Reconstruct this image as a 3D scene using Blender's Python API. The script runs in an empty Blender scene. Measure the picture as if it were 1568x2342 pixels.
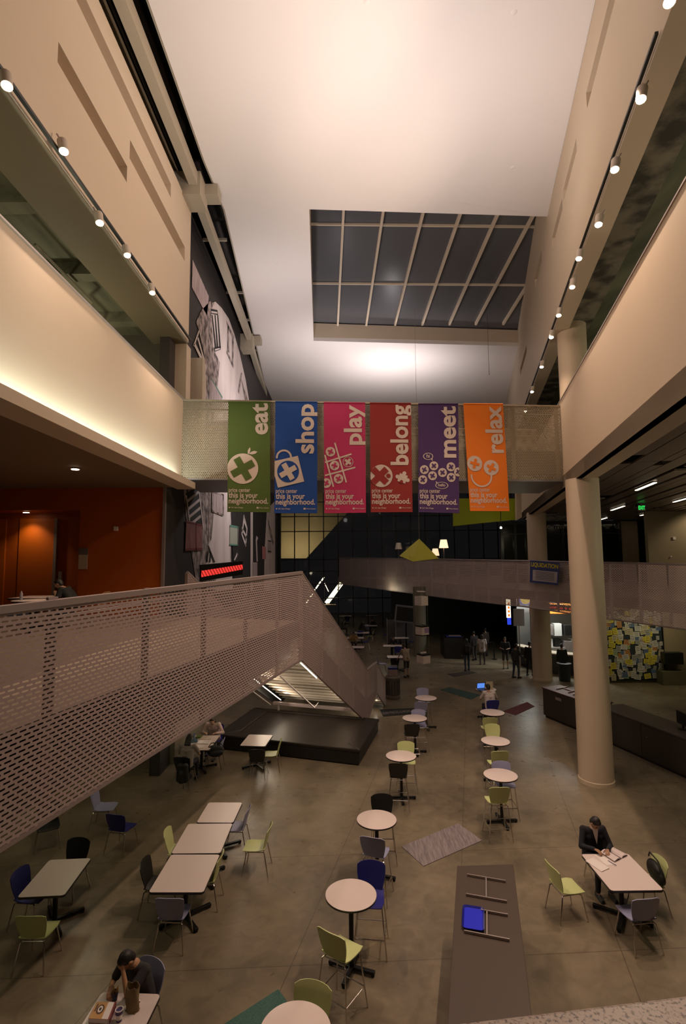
import bpy, math, random
import numpy as np
from mathutils import Vector, Matrix
random.seed(7)
sc = bpy.context.scene
C = sc.collection
PI = math.pi
R = math.radians

# ------------------------------------------------------------------ camera
FPX = 1190.0
PITCH = math.atan(107 / FPX)
ROLL = R(0.4)
EYE = np.array([0, 0, 6.1])
cF = np.array([0, math.cos(PITCH), math.sin(PITCH)])
cU0 = np.array([0, -math.sin(PITCH), math.cos(PITCH)])
cR0 = np.array([1.0, 0, 0])
cR = cR0 * math.cos(ROLL) - cU0 * math.sin(ROLL)
cU = cU0 * math.cos(ROLL) + cR0 * math.sin(ROLL)
cam_d = bpy.data.cameras.new('camera')
cam = bpy.data.objects.new('camera', cam_d)
C.objects.link(cam)
M = Matrix.Identity(4)
for i in range(3):
    M[i][0] = cR[i]; M[i][1] = cU[i]; M[i][2] = -cF[i]; M[i][3] = EYE[i]
cam.matrix_world = M
cam_d.sensor_fit = 'HORIZONTAL'
cam_d.sensor_width = 36
cam_d.lens = 36 * FPX / 1568
cam_d.clip_start = 0.05
cam_d.clip_end = 300
sc.camera = cam
sc.view_settings.view_transform = 'Standard'
sc.view_settings.look = 'None'
sc.view_settings.gamma = 1
sc.view_settings.use_curve_mapping = False
sc.view_settings.exposure = 0.12

# ------------------------------------------------------------------ world and main lights
w = bpy.data.worlds.new('night')
sc.world = w
w.use_nodes = True
w.node_tree.nodes['Background'].inputs[0].default_value = (0.010, 0.0095, 0.010, 1)
w.node_tree.nodes['Background'].inputs[1].default_value = 1.0

def light(name, kind, loc, power, color, target=None, size=0.2, spot=120, blend=1.0, sx=None, sy=None, along=None):
    l = bpy.data.lights.new(name, kind)
    l.energy = power
    l.color = color
    if kind == 'SPOT':
        l.spot_size = R(spot); l.spot_blend = blend; l.shadow_soft_size = size
    elif kind == 'AREA':
        l.shape = 'RECTANGLE'; l.size = sx; l.size_y = sy
    else:
        l.shadow_soft_size = size
    o = bpy.data.objects.new(name, l)
    C.objects.link(o)
    o.location = loc
    if target is not None:
        d = Vector(target) - Vector(loc)
        if along is None: o.rotation_euler = d.to_track_quat('-Z', 'Y').to_euler()
        else:
            zz = -d.normalized(); yy = Vector(along); yy = (yy - zz * yy.dot(zz)).normalized(); xx = yy.cross(zz)
            o.rotation_euler = Matrix((xx, yy, zz)).transposed().to_euler()
    return o

WARM = (1.0, 0.735, 0.56)
PALE = (1.0, 0.90, 0.90)
OLIVE = (1.0, 0.92, 0.62)
# track lights along the right upper wall (aimed down over the floor and at the left side)
for i, (x, y, tx, ty, tz, pw) in enumerate([
        (4.4, 7.6, 1.0, 8.0, 0, 820), (4.8, 9.4, 4.0, 9.0, 0, 760), (5.5, 12.0, 0.5, 12.0, 0, 900),
        (6.6, 16.5, 3.0, 16.0, 0, 620), (7.9, 20.5, 3.6, 23.5, 3.5, 330), (5.1, 10.6, -4.5, 9.0, 14.5, 1250), (6.3, 15.6, -4.5, 14.0, 15, 700)]):
    light('track_spot', 'SPOT', (x, y, 13.5), pw, WARM, (tx, ty, tz), 0.07, 110, 0.9)
for i, (x, y, tx, ty, tz, pw) in enumerate([
        (-4.5, 7.6, 2.5, 8.5, 0, 620), (-4.5, 10.0, 6.5, 11.0, 9, 520), (-4.5, 13.2, -1.0, 13.0, 0, 560), (-4.5, 12.5, 7.6, 17.0, 15.5, 800), (-4.5, 9.0, -4.9, 8.0, 0, 260)]):
    light('track_spot', 'SPOT', (x, y, 12.6), pw, WARM, (tx, ty, tz), 0.07, 110, 0.9)
# uplights that wash the white ceiling
for x, y, z, pw, tx, ty in ((0.6, 11.6, 12.6, 450, 0.9, 13.0), (3.4, 12.5, 12.6, 280, 2.8, 13.8), (0.4, 6.5, 12.6, 460, 1.2, 9.0), (-2.0, 21.0, 12.5, 620, -2.6, 22.5), (3.2, 30.5, 13.6, 1000, 3.6, 32.0), (0.0, 27.0, 12.5, 1000, 0.0, 30.0)):
    light('ceiling_uplight', 'SPOT', (x, y, z), pw, PALE, (tx, ty, 18), 0.3, 150, 1.0)
light('mural_washer', 'SPOT', (-0.5, 24.0, 12.0), 900, PALE, (-5.4, 24.5, 10.5), 0.3, 150, 1.0)
# unseen fill lights added to brighten the galleries, walkway underside and rear hall
for x, y, z, pw in ((9.0, 9.0, 11.6, 90), (11.0, 16.0, 11.6, 90), (-8.0, 6.0, 10.6, 110), (-7.5, 13.0, 10.6, 110), (11.0, 12.0, 6.6, 150), (-5.8, 6.5, 3.9, 26), (-5.2, 10.5, 3.9, 34), (-6.5, 13.6, 3.9, 20), (10.5, 31.0, 7.0, 22), (3.0, 38.0, 3.8, 15)):
    light('added_fill_light', 'POINT', (x, y, z), pw, OLIVE, size=.25)

# ------------------------------------------------------------------ unprojection helpers (positions measured from the photo, at real depth)
def ray(x, y): return cF * FPX + cR * (x - 784) + cU * (1171 - y)
def G(x, y, z=0.0):
    d = ray(x, y); return EYE + d * ((z - EYE[2]) / d[2])
def D(x, y, Y):
    d = ray(x, y); return EYE + d * (Y / d[1])
def PL(x, y, P, ang):
    n = np.array([math.cos(R(ang)), -math.sin(R(ang)), 0]); d = ray(x, y)
    return EYE + d * (np.dot(np.array(P) - EYE, n) / np.dot(d, n))

# ------------------------------------------------------------------ materials
MATS = {}
def mat(name, col, rough=0.6, metal=0.0, var=0.0, scale=4.0, bump=0.0, bscale=60.0, spec=0.5, emit=None, estr=0.0):
    if name in MATS: return MATS[name]
    m = bpy.data.materials.new(name)
    m.use_nodes = True
    nt = m.node_tree
    b = nt.nodes['Principled BSDF']
    b.inputs['Roughness'].default_value = rough
    b.inputs['Metallic'].default_value = metal
    b.inputs['Specular IOR Level'].default_value = spec
    b.inputs['Base Color'].default_value = (*col, 1)
    tc = nt.nodes.new('ShaderNodeTexCoord')
    if var > 0:
        n = nt.nodes.new('ShaderNodeTexNoise'); n.inputs['Scale'].default_value = scale
        n.inputs['Detail'].default_value = 6
        nt.links.new(tc.outputs['Object'], n.inputs['Vector'])
        mx = nt.nodes.new('ShaderNodeMix'); mx.data_type = 'RGBA'
        mx.inputs[6].default_value = (*[c * (1 - var) for c in col], 1)
        mx.inputs[7].default_value = (*[min(1, c * (1 + var)) for c in col], 1)
        nt.links.new(n.outputs['Fac'], mx.inputs[0])
        nt.links.new(mx.outputs[2], b.inputs['Base Color'])
    if bump > 0:
        n2 = nt.nodes.new('ShaderNodeTexNoise'); n2.inputs['Scale'].default_value = bscale
        nt.links.new(tc.outputs['Object'], n2.inputs['Vector'])
        bp = nt.nodes.new('ShaderNodeBump'); bp.inputs['Strength'].default_value = bump
        bp.inputs['Distance'].default_value = 0.01
        nt.links.new(n2.outputs['Fac'], bp.inputs['Height'])
        nt.links.new(bp.outputs['Normal'], b.inputs['Normal'])
    if emit:
        b.inputs['Emission Color'].default_value = (*emit, 1)
        b.inputs['Emission Strength'].default_value = estr
    MATS[name] = m
    return m

def math_node(nt, op, a, b=None, c=None):
    n = nt.nodes.new('ShaderNodeMath'); n.operation = op
    for i, v in enumerate((a, b, c)):
        if v is None: continue
        if isinstance(v, (int, float)): n.inputs[i].default_value = v
        else: nt.links.new(v, n.inputs[i])
    return n.outputs[0]

def perf_mat(name, col, pu, pv, L, rad, metal=0.35, rough=0.5):
    """sheet metal punched with staggered slots, holes really open"""
    m = bpy.data.materials.new(name); m.use_nodes = True
    nt = m.node_tree; b = nt.nodes['Principled BSDF']; out = nt.nodes['Material Output']
    b.inputs['Base Color'].default_value = (*col, 1)
    b.inputs['Roughness'].default_value = rough; b.inputs['Metallic'].default_value = metal
    uv = nt.nodes.new('ShaderNodeUVMap'); sp = nt.nodes.new('ShaderNodeSeparateXYZ')
    nt.links.new(uv.outputs[0], sp.inputs[0])
    v = math_node(nt, 'DIVIDE', sp.outputs[1], pv)
    row = math_node(nt, 'FLOOR', v)
    odd = math_node(nt, 'MULTIPLY', math_node(nt, 'FLOORED_MODULO', row, 2.0), 0.5)
    u = math_node(nt, 'ADD', math_node(nt, 'DIVIDE', sp.outputs[0], pu), odd)
    fu = math_node(nt, 'ABSOLUTE', math_node(nt, 'SUBTRACT', math_node(nt, 'FRACT', u), 0.5))
    fv = math_node(nt, 'ABSOLUTE', math_node(nt, 'SUBTRACT', math_node(nt, 'FRACT', v), 0.5))
    dx = math_node(nt, 'MAXIMUM', math_node(nt, 'SUBTRACT', math_node(nt, 'MULTIPLY', fu, pu), L / 2 - rad), 0.0)
    dy = math_node(nt, 'MULTIPLY', fv, pv)
    dd = math_node(nt, 'SQRT', math_node(nt, 'ADD', math_node(nt, 'MULTIPLY', dx, dx), math_node(nt, 'MULTIPLY', dy, dy)))
    hole = math_node(nt, 'LESS_THAN', dd, rad)
    tr = nt.nodes.new('ShaderNodeBsdfTransparent'); mx = nt.nodes.new('ShaderNodeMixShader')
    nt.links.new(hole, mx.inputs[0]); nt.links.new(b.outputs[0], mx.inputs[1]); nt.links.new(tr.outputs[0], mx.inputs[2])
    nt.links.new(mx.outputs[0], out.inputs[0])
    MATS[name] = m
    return m

def floor_mat():
    m = bpy.data.materials.new('polished_concrete'); m.use_nodes = True
    nt = m.node_tree; b = nt.nodes['Principled BSDF']
    tc = nt.nodes.new('ShaderNodeTexCoord')
    def noise(s, d=8, dist=0.0):
        n = nt.nodes.new('ShaderNodeTexNoise'); n.inputs['Scale'].default_value = s
        n.inputs['Detail'].default_value = d; n.inputs['Distortion'].default_value = dist
        nt.links.new(tc.outputs['Object'], n.inputs['Vector']); return n.outputs['Fac']
    r = nt.nodes.new('ShaderNodeValToRGB')
    r.color_ramp.elements[0].position = 0.32; r.color_ramp.elements[0].color = (0.115, 0.093, 0.063, 1)
    r.color_ramp.elements[1].position = 0.68; r.color_ramp.elements[1].color = (0.275, 0.218, 0.145, 1)
    mixn = math_node(nt, 'ADD', math_node(nt, 'MULTIPLY', noise(0.55, 10, 0.6), 0.65), math_node(nt, 'MULTIPLY', noise(3.5, 12, 1.0), 0.35))
    nt.links.new(mixn, r.inputs[0])
    sp = nt.nodes.new('ShaderNodeSeparateXYZ'); nt.links.new(tc.outputs['Object'], sp.inputs[0])
    def lines(ax, ay, spacing, off, wd):
        t = math_node(nt, 'ADD', math_node(nt, 'MULTIPLY', sp.outputs[0], ax), math_node(nt, 'MULTIPLY', sp.outputs[1], ay))
        t = math_node(nt, 'ADD', t, off)
        f = math_node(nt, 'ABSOLUTE', math_node(nt, 'SUBTRACT', math_node(nt, 'FRACT', math_node(nt, 'DIVIDE', t, spacing)), 0.5))
        return math_node(nt, 'GREATER_THAN', f, 0.5 - wd / spacing / 2)
    a = R(13.7)
    l1 = lines(math.cos(a), -math.sin(a), 2.45, 0.35, 0.014)
    l2 = lines(-0.05, 0.999, 2.9, 0.25, 0.014)
    jl = math_node(nt, 'MULTIPLY', math_node(nt, 'MAXIMUM', l1, l2), 0.6)
    mx = nt.nodes.new('ShaderNodeMix'); mx.data_type = 'RGBA'
    nt.links.new(jl, mx.inputs[0]); nt.links.new(r.outputs[0], mx.inputs[6]); mx.inputs[7].default_value = (0.05, 0.04, 0.03, 1)
    nt.links.new(mx.outputs[2], b.inputs['Base Color'])
    rr = math_node(nt, 'ADD', math_node(nt, 'MULTIPLY', noise(2.0, 6), 0.22), 0.20)
    nt.links.new(rr, b.inputs['Roughness'])
    b.inputs['Specular IOR Level'].default_value = 0.45
    MATS['floor'] = m
    return m

def noise_ramp_mat(name, c0, c1, p0, p1, scale, stretch=(1, 1, 1), rough=0.8, detail=8):
    m = bpy.data.materials.new(name); m.use_nodes = True
    nt = m.node_tree; b = nt.nodes['Principled BSDF']; b.inputs['Roughness'].default_value = rough
    tc = nt.nodes.new('ShaderNodeTexCoord'); mp = nt.nodes.new('ShaderNodeMapping'); mp.inputs['Scale'].default_value = stretch
    n = nt.nodes.new('ShaderNodeTexNoise'); n.inputs['Scale'].default_value = scale; n.inputs['Detail'].default_value = detail
    nt.links.new(tc.outputs['Object'], mp.inputs[0]); nt.links.new(mp.outputs[0], n.inputs['Vector'])
    r = nt.nodes.new('ShaderNodeValToRGB'); r.color_ramp.elements[0].position = p0; r.color_ramp.elements[1].position = p1
    r.color_ramp.elements[0].color = (*c0, 1); r.color_ramp.elements[1].color = (*c1, 1)
    nt.links.new(n.outputs['Fac'], r.inputs[0]); nt.links.new(r.outputs[0], b.inputs['Base Color'])
    MATS[name] = m
    return m

def glass_mat(name, tint, alpha, rough=0.02):
    m = bpy.data.materials.new(name); m.use_nodes = True
    nt = m.node_tree; b = nt.nodes['Principled BSDF']
    b.inputs['Base Color'].default_value = (*tint, 1); b.inputs['Roughness'].default_value = rough
    b.inputs['Alpha'].default_value = alpha; b.inputs['Specular IOR Level'].default_value = 0.5
    MATS[name] = m
    return m

FLOOR = floor_mat()
CEIL = mat('ceiling_white', (0.80, 0.74, 0.70), 0.8, var=0.015, scale=1.5)
WALLT = mat('tan_paint', (0.62, 0.51, 0.385), 0.65, var=0.03, scale=0.8)
WALLR = mat('sand_paint', (0.55, 0.44, 0.32), 0.6, var=0.03, scale=0.8)
TRIMP = mat('beam_paint', (0.42, 0.36, 0.27), 0.6, var=0.03)
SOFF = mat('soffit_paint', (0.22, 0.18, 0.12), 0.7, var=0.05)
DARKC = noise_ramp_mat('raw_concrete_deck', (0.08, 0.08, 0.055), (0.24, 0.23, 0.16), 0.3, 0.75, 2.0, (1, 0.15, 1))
FIREP = noise_ramp_mat('sprayed_fireproofing', (0.04, 0.035, 0.03), (0.20, 0.17, 0.13), 0.42, 0.6, 1.6, (1, 1, 1))
ORANGE = mat('orange_panel', (0.42, 0.085, 0.002), 0.55, var=0.05)
ORANGE_D = mat('orange_door', (0.50, 0.11, 0.004), 0.5, var=0.05)
BLACKW = mat('charcoal_paint', (0.040, 0.032, 0.030), 0.7, var=0.2)
METAL = mat('brushed_metal', (0.42, 0.36, 0.34), 0.42, 0.6, var=0.05)
RAIL = mat('painted_rail', (0.34, 0.27, 0.26), 0.5, 0.3, var=0.04)
CHROME = mat('chrome', (0.62, 0.58, 0.55), 0.18, 1.0)
BLACKM = mat('black_metal', (0.012, 0.012, 0.012), 0.4, 0.3)
BLACKP = mat('black_plastic', (0.012, 0.011, 0.010), 0.4)
LIME = mat('lime_plastic', (0.56, 0.60, 0.27), 0.42, var=0.02)
LAV = mat('lavender_plastic', (0.30, 0.30, 0.46), 0.42, var=0.02)
NAVY = mat('navy_plastic', (0.020, 0.022, 0.20), 0.4, var=0.02)
LAM = mat('pale_laminate', (0.72, 0.60, 0.565), 0.32, var=0.01)
EDGE = mat('dark_edge', (0.03, 0.022, 0.02), 0.5)
DKTOP = mat('dark_brown_laminate', (0.072, 0.050, 0.038), 0.5, var=0.05)
DKBODY = mat('dark_brown_cabinet', (0.035, 0.026, 0.020), 0.5, var=0.1)
VINYL = mat('black_vinyl', (0.026, 0.020, 0.017), 0.45, var=0.06, bump=0.1, bscale=8, spec=0.3)
GRANITE = noise_ramp_mat('granite', (0.22, 0.17, 0.15), (0.85, 0.73, 0.66), 0.36, 0.50, 230, rough=0.35)
CONCW = mat('fair_faced_concrete', (0.24, 0.21, 0.15), 0.7, var=0.12, scale=2)
PAPER = mat('paper', (0.80, 0.72, 0.70), 0.8)
PERF = perf_mat('slotted_panel', (0.46, 0.355, 0.34), 0.106, 0.046, 0.078, 0.0085, .15)
PERFB = perf_mat('punched_panel', (0.40, 0.35, 0.26), 0.058, 0.050, 0.030, 0.0125)
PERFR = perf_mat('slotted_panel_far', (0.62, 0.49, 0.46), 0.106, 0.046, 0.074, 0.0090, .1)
TREAD = mat('folded_steel', (0.42, 0.36, 0.29), 0.5, 0.2, var=0.25, scale=30)
BULB = mat('lamp_glow', (1, 1, 1), 0.5, emit=(1.0, 0.80, 0.55), estr=45)
BULBDIM = mat('lamp_glow_dim', (1, 1, 1), 0.5, emit=(1.0, 0.75, 0.5), estr=14)
SKYG = glass_mat('skylight_glass', (0.12, 0.118, 0.125), 0.85, 0.25)
DGLASS = glass_mat('dark_glass', (0.01, 0.011, 0.012), 0.35, 0.03)

# ------------------------------------------------------------------ mesh builder
class MB:
    def __init__(s): s.v = []; s.f = []; s.uv = {}
    def add(s, vs, fs):
        o = len(s.v); s.v += [tuple(map(float, p)) for p in vs]; s.f += [tuple(i + o for i in f) for f in fs]; return s
    def box(s, c, d, rz=0.0, rx=0.0, ry=0.0):
        m = Matrix.Translation(c) @ Matrix.Rotation(rz, 4, 'Z') @ Matrix.Rotation(rx, 4, 'X') @ Matrix.Rotation(ry, 4, 'Y')
        vs = [m @ Vector((x * d[0] / 2, y * d[1] / 2, z * d[2] / 2)) for x in (-1, 1) for y in (-1, 1) for z in (-1, 1)]
        return s.add(vs, [(0, 1, 3, 2), (4, 6, 7, 5), (0, 4, 5, 1), (2, 3, 7, 6), (0, 2, 6, 4), (1, 5, 7, 3)])
    def prism(s, poly, z0, z1):
        n = len(poly)
        a = sum(poly[i][0] * poly[(i + 1) % n][1] - poly[(i + 1) % n][0] * poly[i][1] for i in range(n))
        if a < 0: poly = poly[::-1]
        vs = [(p[0], p[1], z0) for p in poly] + [(p[0], p[1], z1) for p in poly]
        fs = [tuple(range(n - 1, -1, -1)), tuple(range(n, 2 * n))] + [(i, (i + 1) % n, n + (i + 1) % n, n + i) for i in range(n)]
        return s.add(vs, fs)
    def slab(s, pts, off):
        """polygon of 3-D points given thickness by offset vector"""
        n = len(pts); pts = [Vector(p) for p in pts]; off = Vector(off)
        vs = pts + [p + off for p in pts]
        return s.add(vs, [tuple(range(n)), tuple(range(2 * n - 1, n - 1, -1))] + [(i, n + i, n + (i + 1) % n, (i + 1) % n) for i in range(n)])
    def tube(s, pts, r, n=8, caps=True):
        pts = [Vector(p) for p in pts]; k = len(pts); rings = []
        rs = r if isinstance(r, (list, tuple)) else [r] * k
        up = None
        for i, p in enumerate(pts):
            t = (pts[min(i + 1, k - 1)] - pts[max(i - 1, 0)])
            if t.length < 1e-9: t = Vector((0, 0, 1))
            t.normalize()
            if up is None:
                up = t.orthogonal().normalized()
            else:
                up = (up - t * up.dot(t))
                up = up.normalized() if up.length > 1e-6 else t.orthogonal().normalized()
            b = t.cross(up)
            rings.append([p + (up * math.cos(2 * PI * j / n) + b * math.sin(2 * PI * j / n)) * rs[i] for j in range(n)])
        vs = [q for rg in rings for q in rg]
        fs = [(i * n + j, i * n + (j + 1) % n, (i + 1) * n + (j + 1) % n, (i + 1) * n + j) for i in range(k - 1) for j in range(n)]
        if caps: fs += [tuple(range(n - 1, -1, -1)), tuple((k - 1) * n + j for j in range(n))]
        return s.add(vs, fs)
    def lathe(s, prof, c=(0, 0, 0), n=32):
        k = len(prof); vs = []
        for r_, z in prof:
            vs += [(c[0] + r_ * math.cos(2 * PI * j / n), c[1] + r_ * math.sin(2 * PI * j / n), c[2] + z) for j in range(n)]
        fs = [(i * n + j, i * n + (j + 1) % n, (i + 1) * n + (j + 1) % n, (i + 1) * n + j) for i in range(k - 1) for j in range(n)]
        fs += [tuple(range(n - 1, -1, -1)), tuple((k - 1) * n + j for j in range(n))]
        return s.add(vs, fs)
    def cap(s, p, q, r1, r2, n=12, squash=None):
        """closed tapered capsule"""
        p = Vector(p); q = Vector(q); t = q - p; L = t.length
        t = t.normalized() if L > 1e-6 else Vector((0, 0, 1))
        pts = []; rs = []
        for a in (-80, -50, -20): pts.append(p + t * r1 * math.sin(R(a))); rs.append(r1 * math.cos(R(a)))
        for a in (20, 50, 80): pts.append(q + t * r2 * math.sin(R(a))); rs.append(r2 * math.cos(R(a)))
        return s.tube(pts, rs, n)
    def ball(s, c, r, rot=None, n=16, k=10):
        c = Vector(c)
        if isinstance(r, (int, float)): r = (r, r, r)
        vs = []
        for i in range(k + 1):
            a = -PI / 2 + PI * (i + 0.02) / (k + 0.04)
            for j in range(n):
                p = Vector((r[0] * math.cos(a) * math.cos(2 * PI * j / n), r[1] * math.cos(a) * math.sin(2 * PI * j / n), r[2] * math.sin(a)))
                if rot: p = rot @ p
                vs.append(c + p)
        fs = [(i * n + j, i * n + (j + 1) % n, (i + 1) * n + (j + 1) % n, (i + 1) * n + j) for i in range(k) for j in range(n)]
        fs += [tuple(range(n - 1, -1, -1)), tuple(k * n + j for j in range(n))]
        return s.add(vs, fs)
    def grid(s, P, t, side=1):
        """shell from a grid of points P[i][j], thickness t"""
        a = len(P); b = len(P[0]); P = [[Vector(p) for p in r_] for r_ in P]
        Q = []
        for i in range(a):
            row = []
            for j in range(b):
                du = P[min(i + 1, a - 1)][j] - P[max(i - 1, 0)][j]; dv = P[i][min(j + 1, b - 1)] - P[i][max(j - 1, 0)]
                nn = du.cross(dv); nn = nn.normalized() if nn.length > 1e-9 else Vector((0, 0, 1))
                row.append(P[i][j] + nn * t * side)
            Q.append(row)
        vs = [p for r_ in P for p in r_] + [p for r_ in Q for p in r_]; N = a * b
        fs = []
        for i in range(a - 1):
            for j in range(b - 1):
                fs.append((i * b + j, i * b + j + 1, (i + 1) * b + j + 1, (i + 1) * b + j))
                fs.append((N + i * b + j, N + (i + 1) * b + j, N + (i + 1) * b + j + 1, N + i * b + j + 1))
        rim = [j for j in range(b)] + [i * b + b - 1 for i in range(1, a)] + [(a - 1) * b + j for j in range(b - 2, -1, -1)] + [i * b for i in range(a - 2, 0, -1)]
        for k in range(len(rim)):
            x = rim[k]; y = rim[(k + 1) % len(rim)]
            fs.append((x, N + x, N + y, y))
        return s.add(vs, fs)
    def build(s, name, m, parent=None, smooth=False, bev=0.0):
        me = bpy.data.meshes.new(name)
        me.from_pydata(s.v, [], s.f)
        me.validate(); me.update()
        if isinstance(m, (list, tuple)):
            for q in m: me.materials.append(q)
        else: me.materials.append(m)
        o = bpy.data.objects.new(name, me); C.objects.link(o)
        if parent is not None:
            o.parent = parent
        if smooth:
            for p in me.polygons: p.use_smooth = True
            if smooth == 'auto':
                try: me.set_sharp_from_angle(angle=R(40))
                except Exception: pass
        if bev > 0:
            b = o.modifiers.new('bevel', 'BEVEL'); b.width = bev; b.segments = 2; b.limit_method = 'ANGLE'
        return o

def tag(o, label=None, cat=None, group=None, kind=None):
    if label: o['label'] = label
    if cat: o['category'] = cat
    if group: o['group'] = group
    if kind: o['kind'] = kind
    return o
def thing(name, label, cat, loc=(0, 0, 0), rz=0.0, group=None):
    o = bpy.data.objects.new(name, None); C.objects.link(o)
    o.empty_display_size = 0.2
    o.location = loc; o.rotation_euler = (0, 0, rz)
    return tag(o, label, cat, group)
def struct(o): o['kind'] = 'structure'; return o
def dup(root, loc=None, rz=None, label=None, group=None, swap=None):
    def cp(o, par):
        c = o.copy(); C.objects.link(c)
        if par is not None: c.parent = par
        if swap and c.type == 'MESH' and c.data.materials and c.data.materials[0] == swap[0]:
            key = (c.data.name, swap[1].name)
            if key not in SWAPS:
                d = c.data.copy(); d.materials[0] = swap[1]; SWAPS[key] = d
            c.data = SWAPS[key]
        for ch in o.children: cp(ch, c)
        return c
    r_ = cp(root, None)
    if loc is not None: r_.location = loc
    if rz is not None: r_.rotation_euler = (0, 0, rz)
    if label: r_['label'] = label
    if group: r_['group'] = group
    return r_
SWAPS = {}

def text_geo(txt, bold=0.0):
    cu = bpy.data.curves.new('t', 'FONT'); cu.body = txt; cu.size = 1.0; cu.offset = bold; cu.resolution_u = 3
    o = bpy.data.objects.new('t', cu); C.objects.link(o)
    dg = bpy.context.evaluated_depsgraph_get(); dg.update()
    me = o.evaluated_get(dg).to_mesh()
    vs = [tuple(v.co) for v in me.vertices]; fs = [tuple(p.vertices) for p in me.polygons]
    o.evaluated_get(dg).to_mesh_clear()
    bpy.data.objects.remove(o); bpy.data.curves.remove(cu)
    return vs, fs
def add_text(mb, txt, fn, length, xheight, bold=0.012):
    """fn maps (along, up) in metres to a 3-D point"""
    vs, fs = text_geo(txt, bold)
    x0 = min(v[0] for v in vs); x1 = max(v[0] for v in vs)
    sx = length / (x1 - x0)
    sy = xheight / 0.53 if xheight else sx
    mb.add([fn((v[0] - x0) * sx, v[1] * sy) for v in vs], fs)

def panel_uv(name, pts_bot, pts_top, m, parent=None):
    """ribbon of sheet with UV in metres"""
    vs = []; fs = []; us = []; acc = 0
    n = len(pts_bot)
    for i in range(n):
        if i: acc += (Vector(pts_bot[i]).xy - Vector(pts_bot[i - 1]).xy).length
        vs += [tuple(map(float, pts_bot[i])), tuple(map(float, pts_top[i]))]
        us += [(acc, float(pts_bot[i][2])), (acc, float(pts_top[i][2]))]
    for i in range(n - 1): fs.append((2 * i, 2 * i + 2, 2 * i + 3, 2 * i + 1))
    me = bpy.data.meshes.new(name); me.from_pydata(vs, [], fs)
    ul = me.uv_layers.new(name='UVMap')
    for lp in me.loops: ul.data[lp.index].uv = us[lp.vertex_index]
    me.materials.append(m)
    o = bpy.data.objects.new(name, me); C.objects.link(o)
    if parent: o.parent = parent
    return o

# ------------------------------------------------------------------ the setting
def box_s(name, lo, hi, m):
    mb = MB(); mb.box([(a + b) / 2 for a, b in zip(lo, hi)], [b - a for a, b in zip(lo, hi)])
    return struct(mb.build(name, m))
RA = 13.74
RT = math.tan(R(RA))
def rx(y): return 4.72 + (y - 6.98) * RT           # the right-hand atrium plane
RP = (4.72, 6.98, 0)

struct(MB().prism([(-16, -4), (30, -4), (30, 60), (-16, 60)], -0.15, 0).build('floor', FLOOR))

# white atrium ceiling with the skylight opening
SKN0, SKN1 = (-1.08, 16.78), (7.25, 17.25)
SKF0, SKF1 = (-1.54, 27.55), (9.98, 28.45)
mb = MB()
mb.prism([(-4.08, -3), (-4.08, 14.6), (-3.97, 16.8), SKN0, SKN1, (rx(17.25), 17.25), (rx(-3), -3)], 18, 18.25)
mb.prism([(-3.97, 16.8), SKN0, SKF0, (-4.72, 27.55)], 18, 18.25)
mb.prism([(-4.72, 27.55), SKF0, SKF1, (rx(28.45) + .2, 28.45), (rx(48), 48), (-6.3, 48)], 18, 18.25)
struct(mb.build('ceiling', CEIL))
# ceiling edge trim
mb = MB(); mb.tube([(-4.10, -3, 18.06), (-4.10, 14.6, 18.06), (-3.99, 16.8, 18.06), (-4.75, 27.6, 18.06), (-6.3, 48, 18.06)], 0.05, 4)
struct(mb.build('trim_1', TRIMP))

# skylight well, glass and glazing bars
gd = ray(739, 1400); gd = gd / gd[1]
farz = D(717, 741, 27.55)[2]
def gz(y): return farz + gd[2] * (y - 27.55)
mb = MB()
mb.slab([(SKF0[0], SKF0[1], 18.2), (SKF1[0] + .3, SKF1[1], 18.2), (SKF1[0] + .3, SKF1[1], gz(28.4) + .05), (SKF0[0], SKF0[1], gz(27.55) + .05)], (0, 0.2, 0))
mb.slab([(SKN0[0], SKN0[1], 18.2), (SKF0[0], SKF0[1], 18.2), (SKF0[0], SKF0[1], gz(27.55) + .1), (SKN0[0], SKN0[1], gz(16.8) + .1)], (-0.2, 0, 0))
mb.slab([(SKN0[0], SKN0[1], 18.2), (SKN1[0] + .3, SKN1[1], 18.2), (SKN1[0] + .3, SKN1[1], gz(17.2) + .1), (SKN0[0], SKN0[1], gz(16.8) + .1)], (0, -0.2, 0))
struct(mb.build('trim_2', WALLT))
mb = MB(); mb.slab([(-1.3, 16.7, gz(16.7) + .12), (8.5, 16.7, gz(16.7) + .12), (11, 28.6, gz(28.6) + .12), (-1.9, 28.6, gz(28.6) + .12)], (0, 0, 0.03))
sky_win = struct(mb.build('window_1', SKYG))
mb = MB()
for px in (772, 837, 903, 965, 1027, 1087, 1150):
    P = D(px, 742, 27.7); Q = P - gd * 10.9
    P[2] = gz(P[1]) + .02; Q[2] = gz(Q[1]) + .02
    v = Vector(Q) - Vector(P); L = v.length; c = (Vector(P) + Vector(Q)) / 2
    mb.box(c, (0.10, L, 0.17), rz=-math.atan2(v.x, v.y) + PI, rx=-math.asin(v.z / L))
for y in (20.3, 24.2):
    mb.box(((-1.3 + rx(y)) / 2, y, gz(y) + .07), (rx(y) + 1.9, 0.07, 0.09), rz=0.03)
struct(mb.build('trim_3', WALLT))

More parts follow.
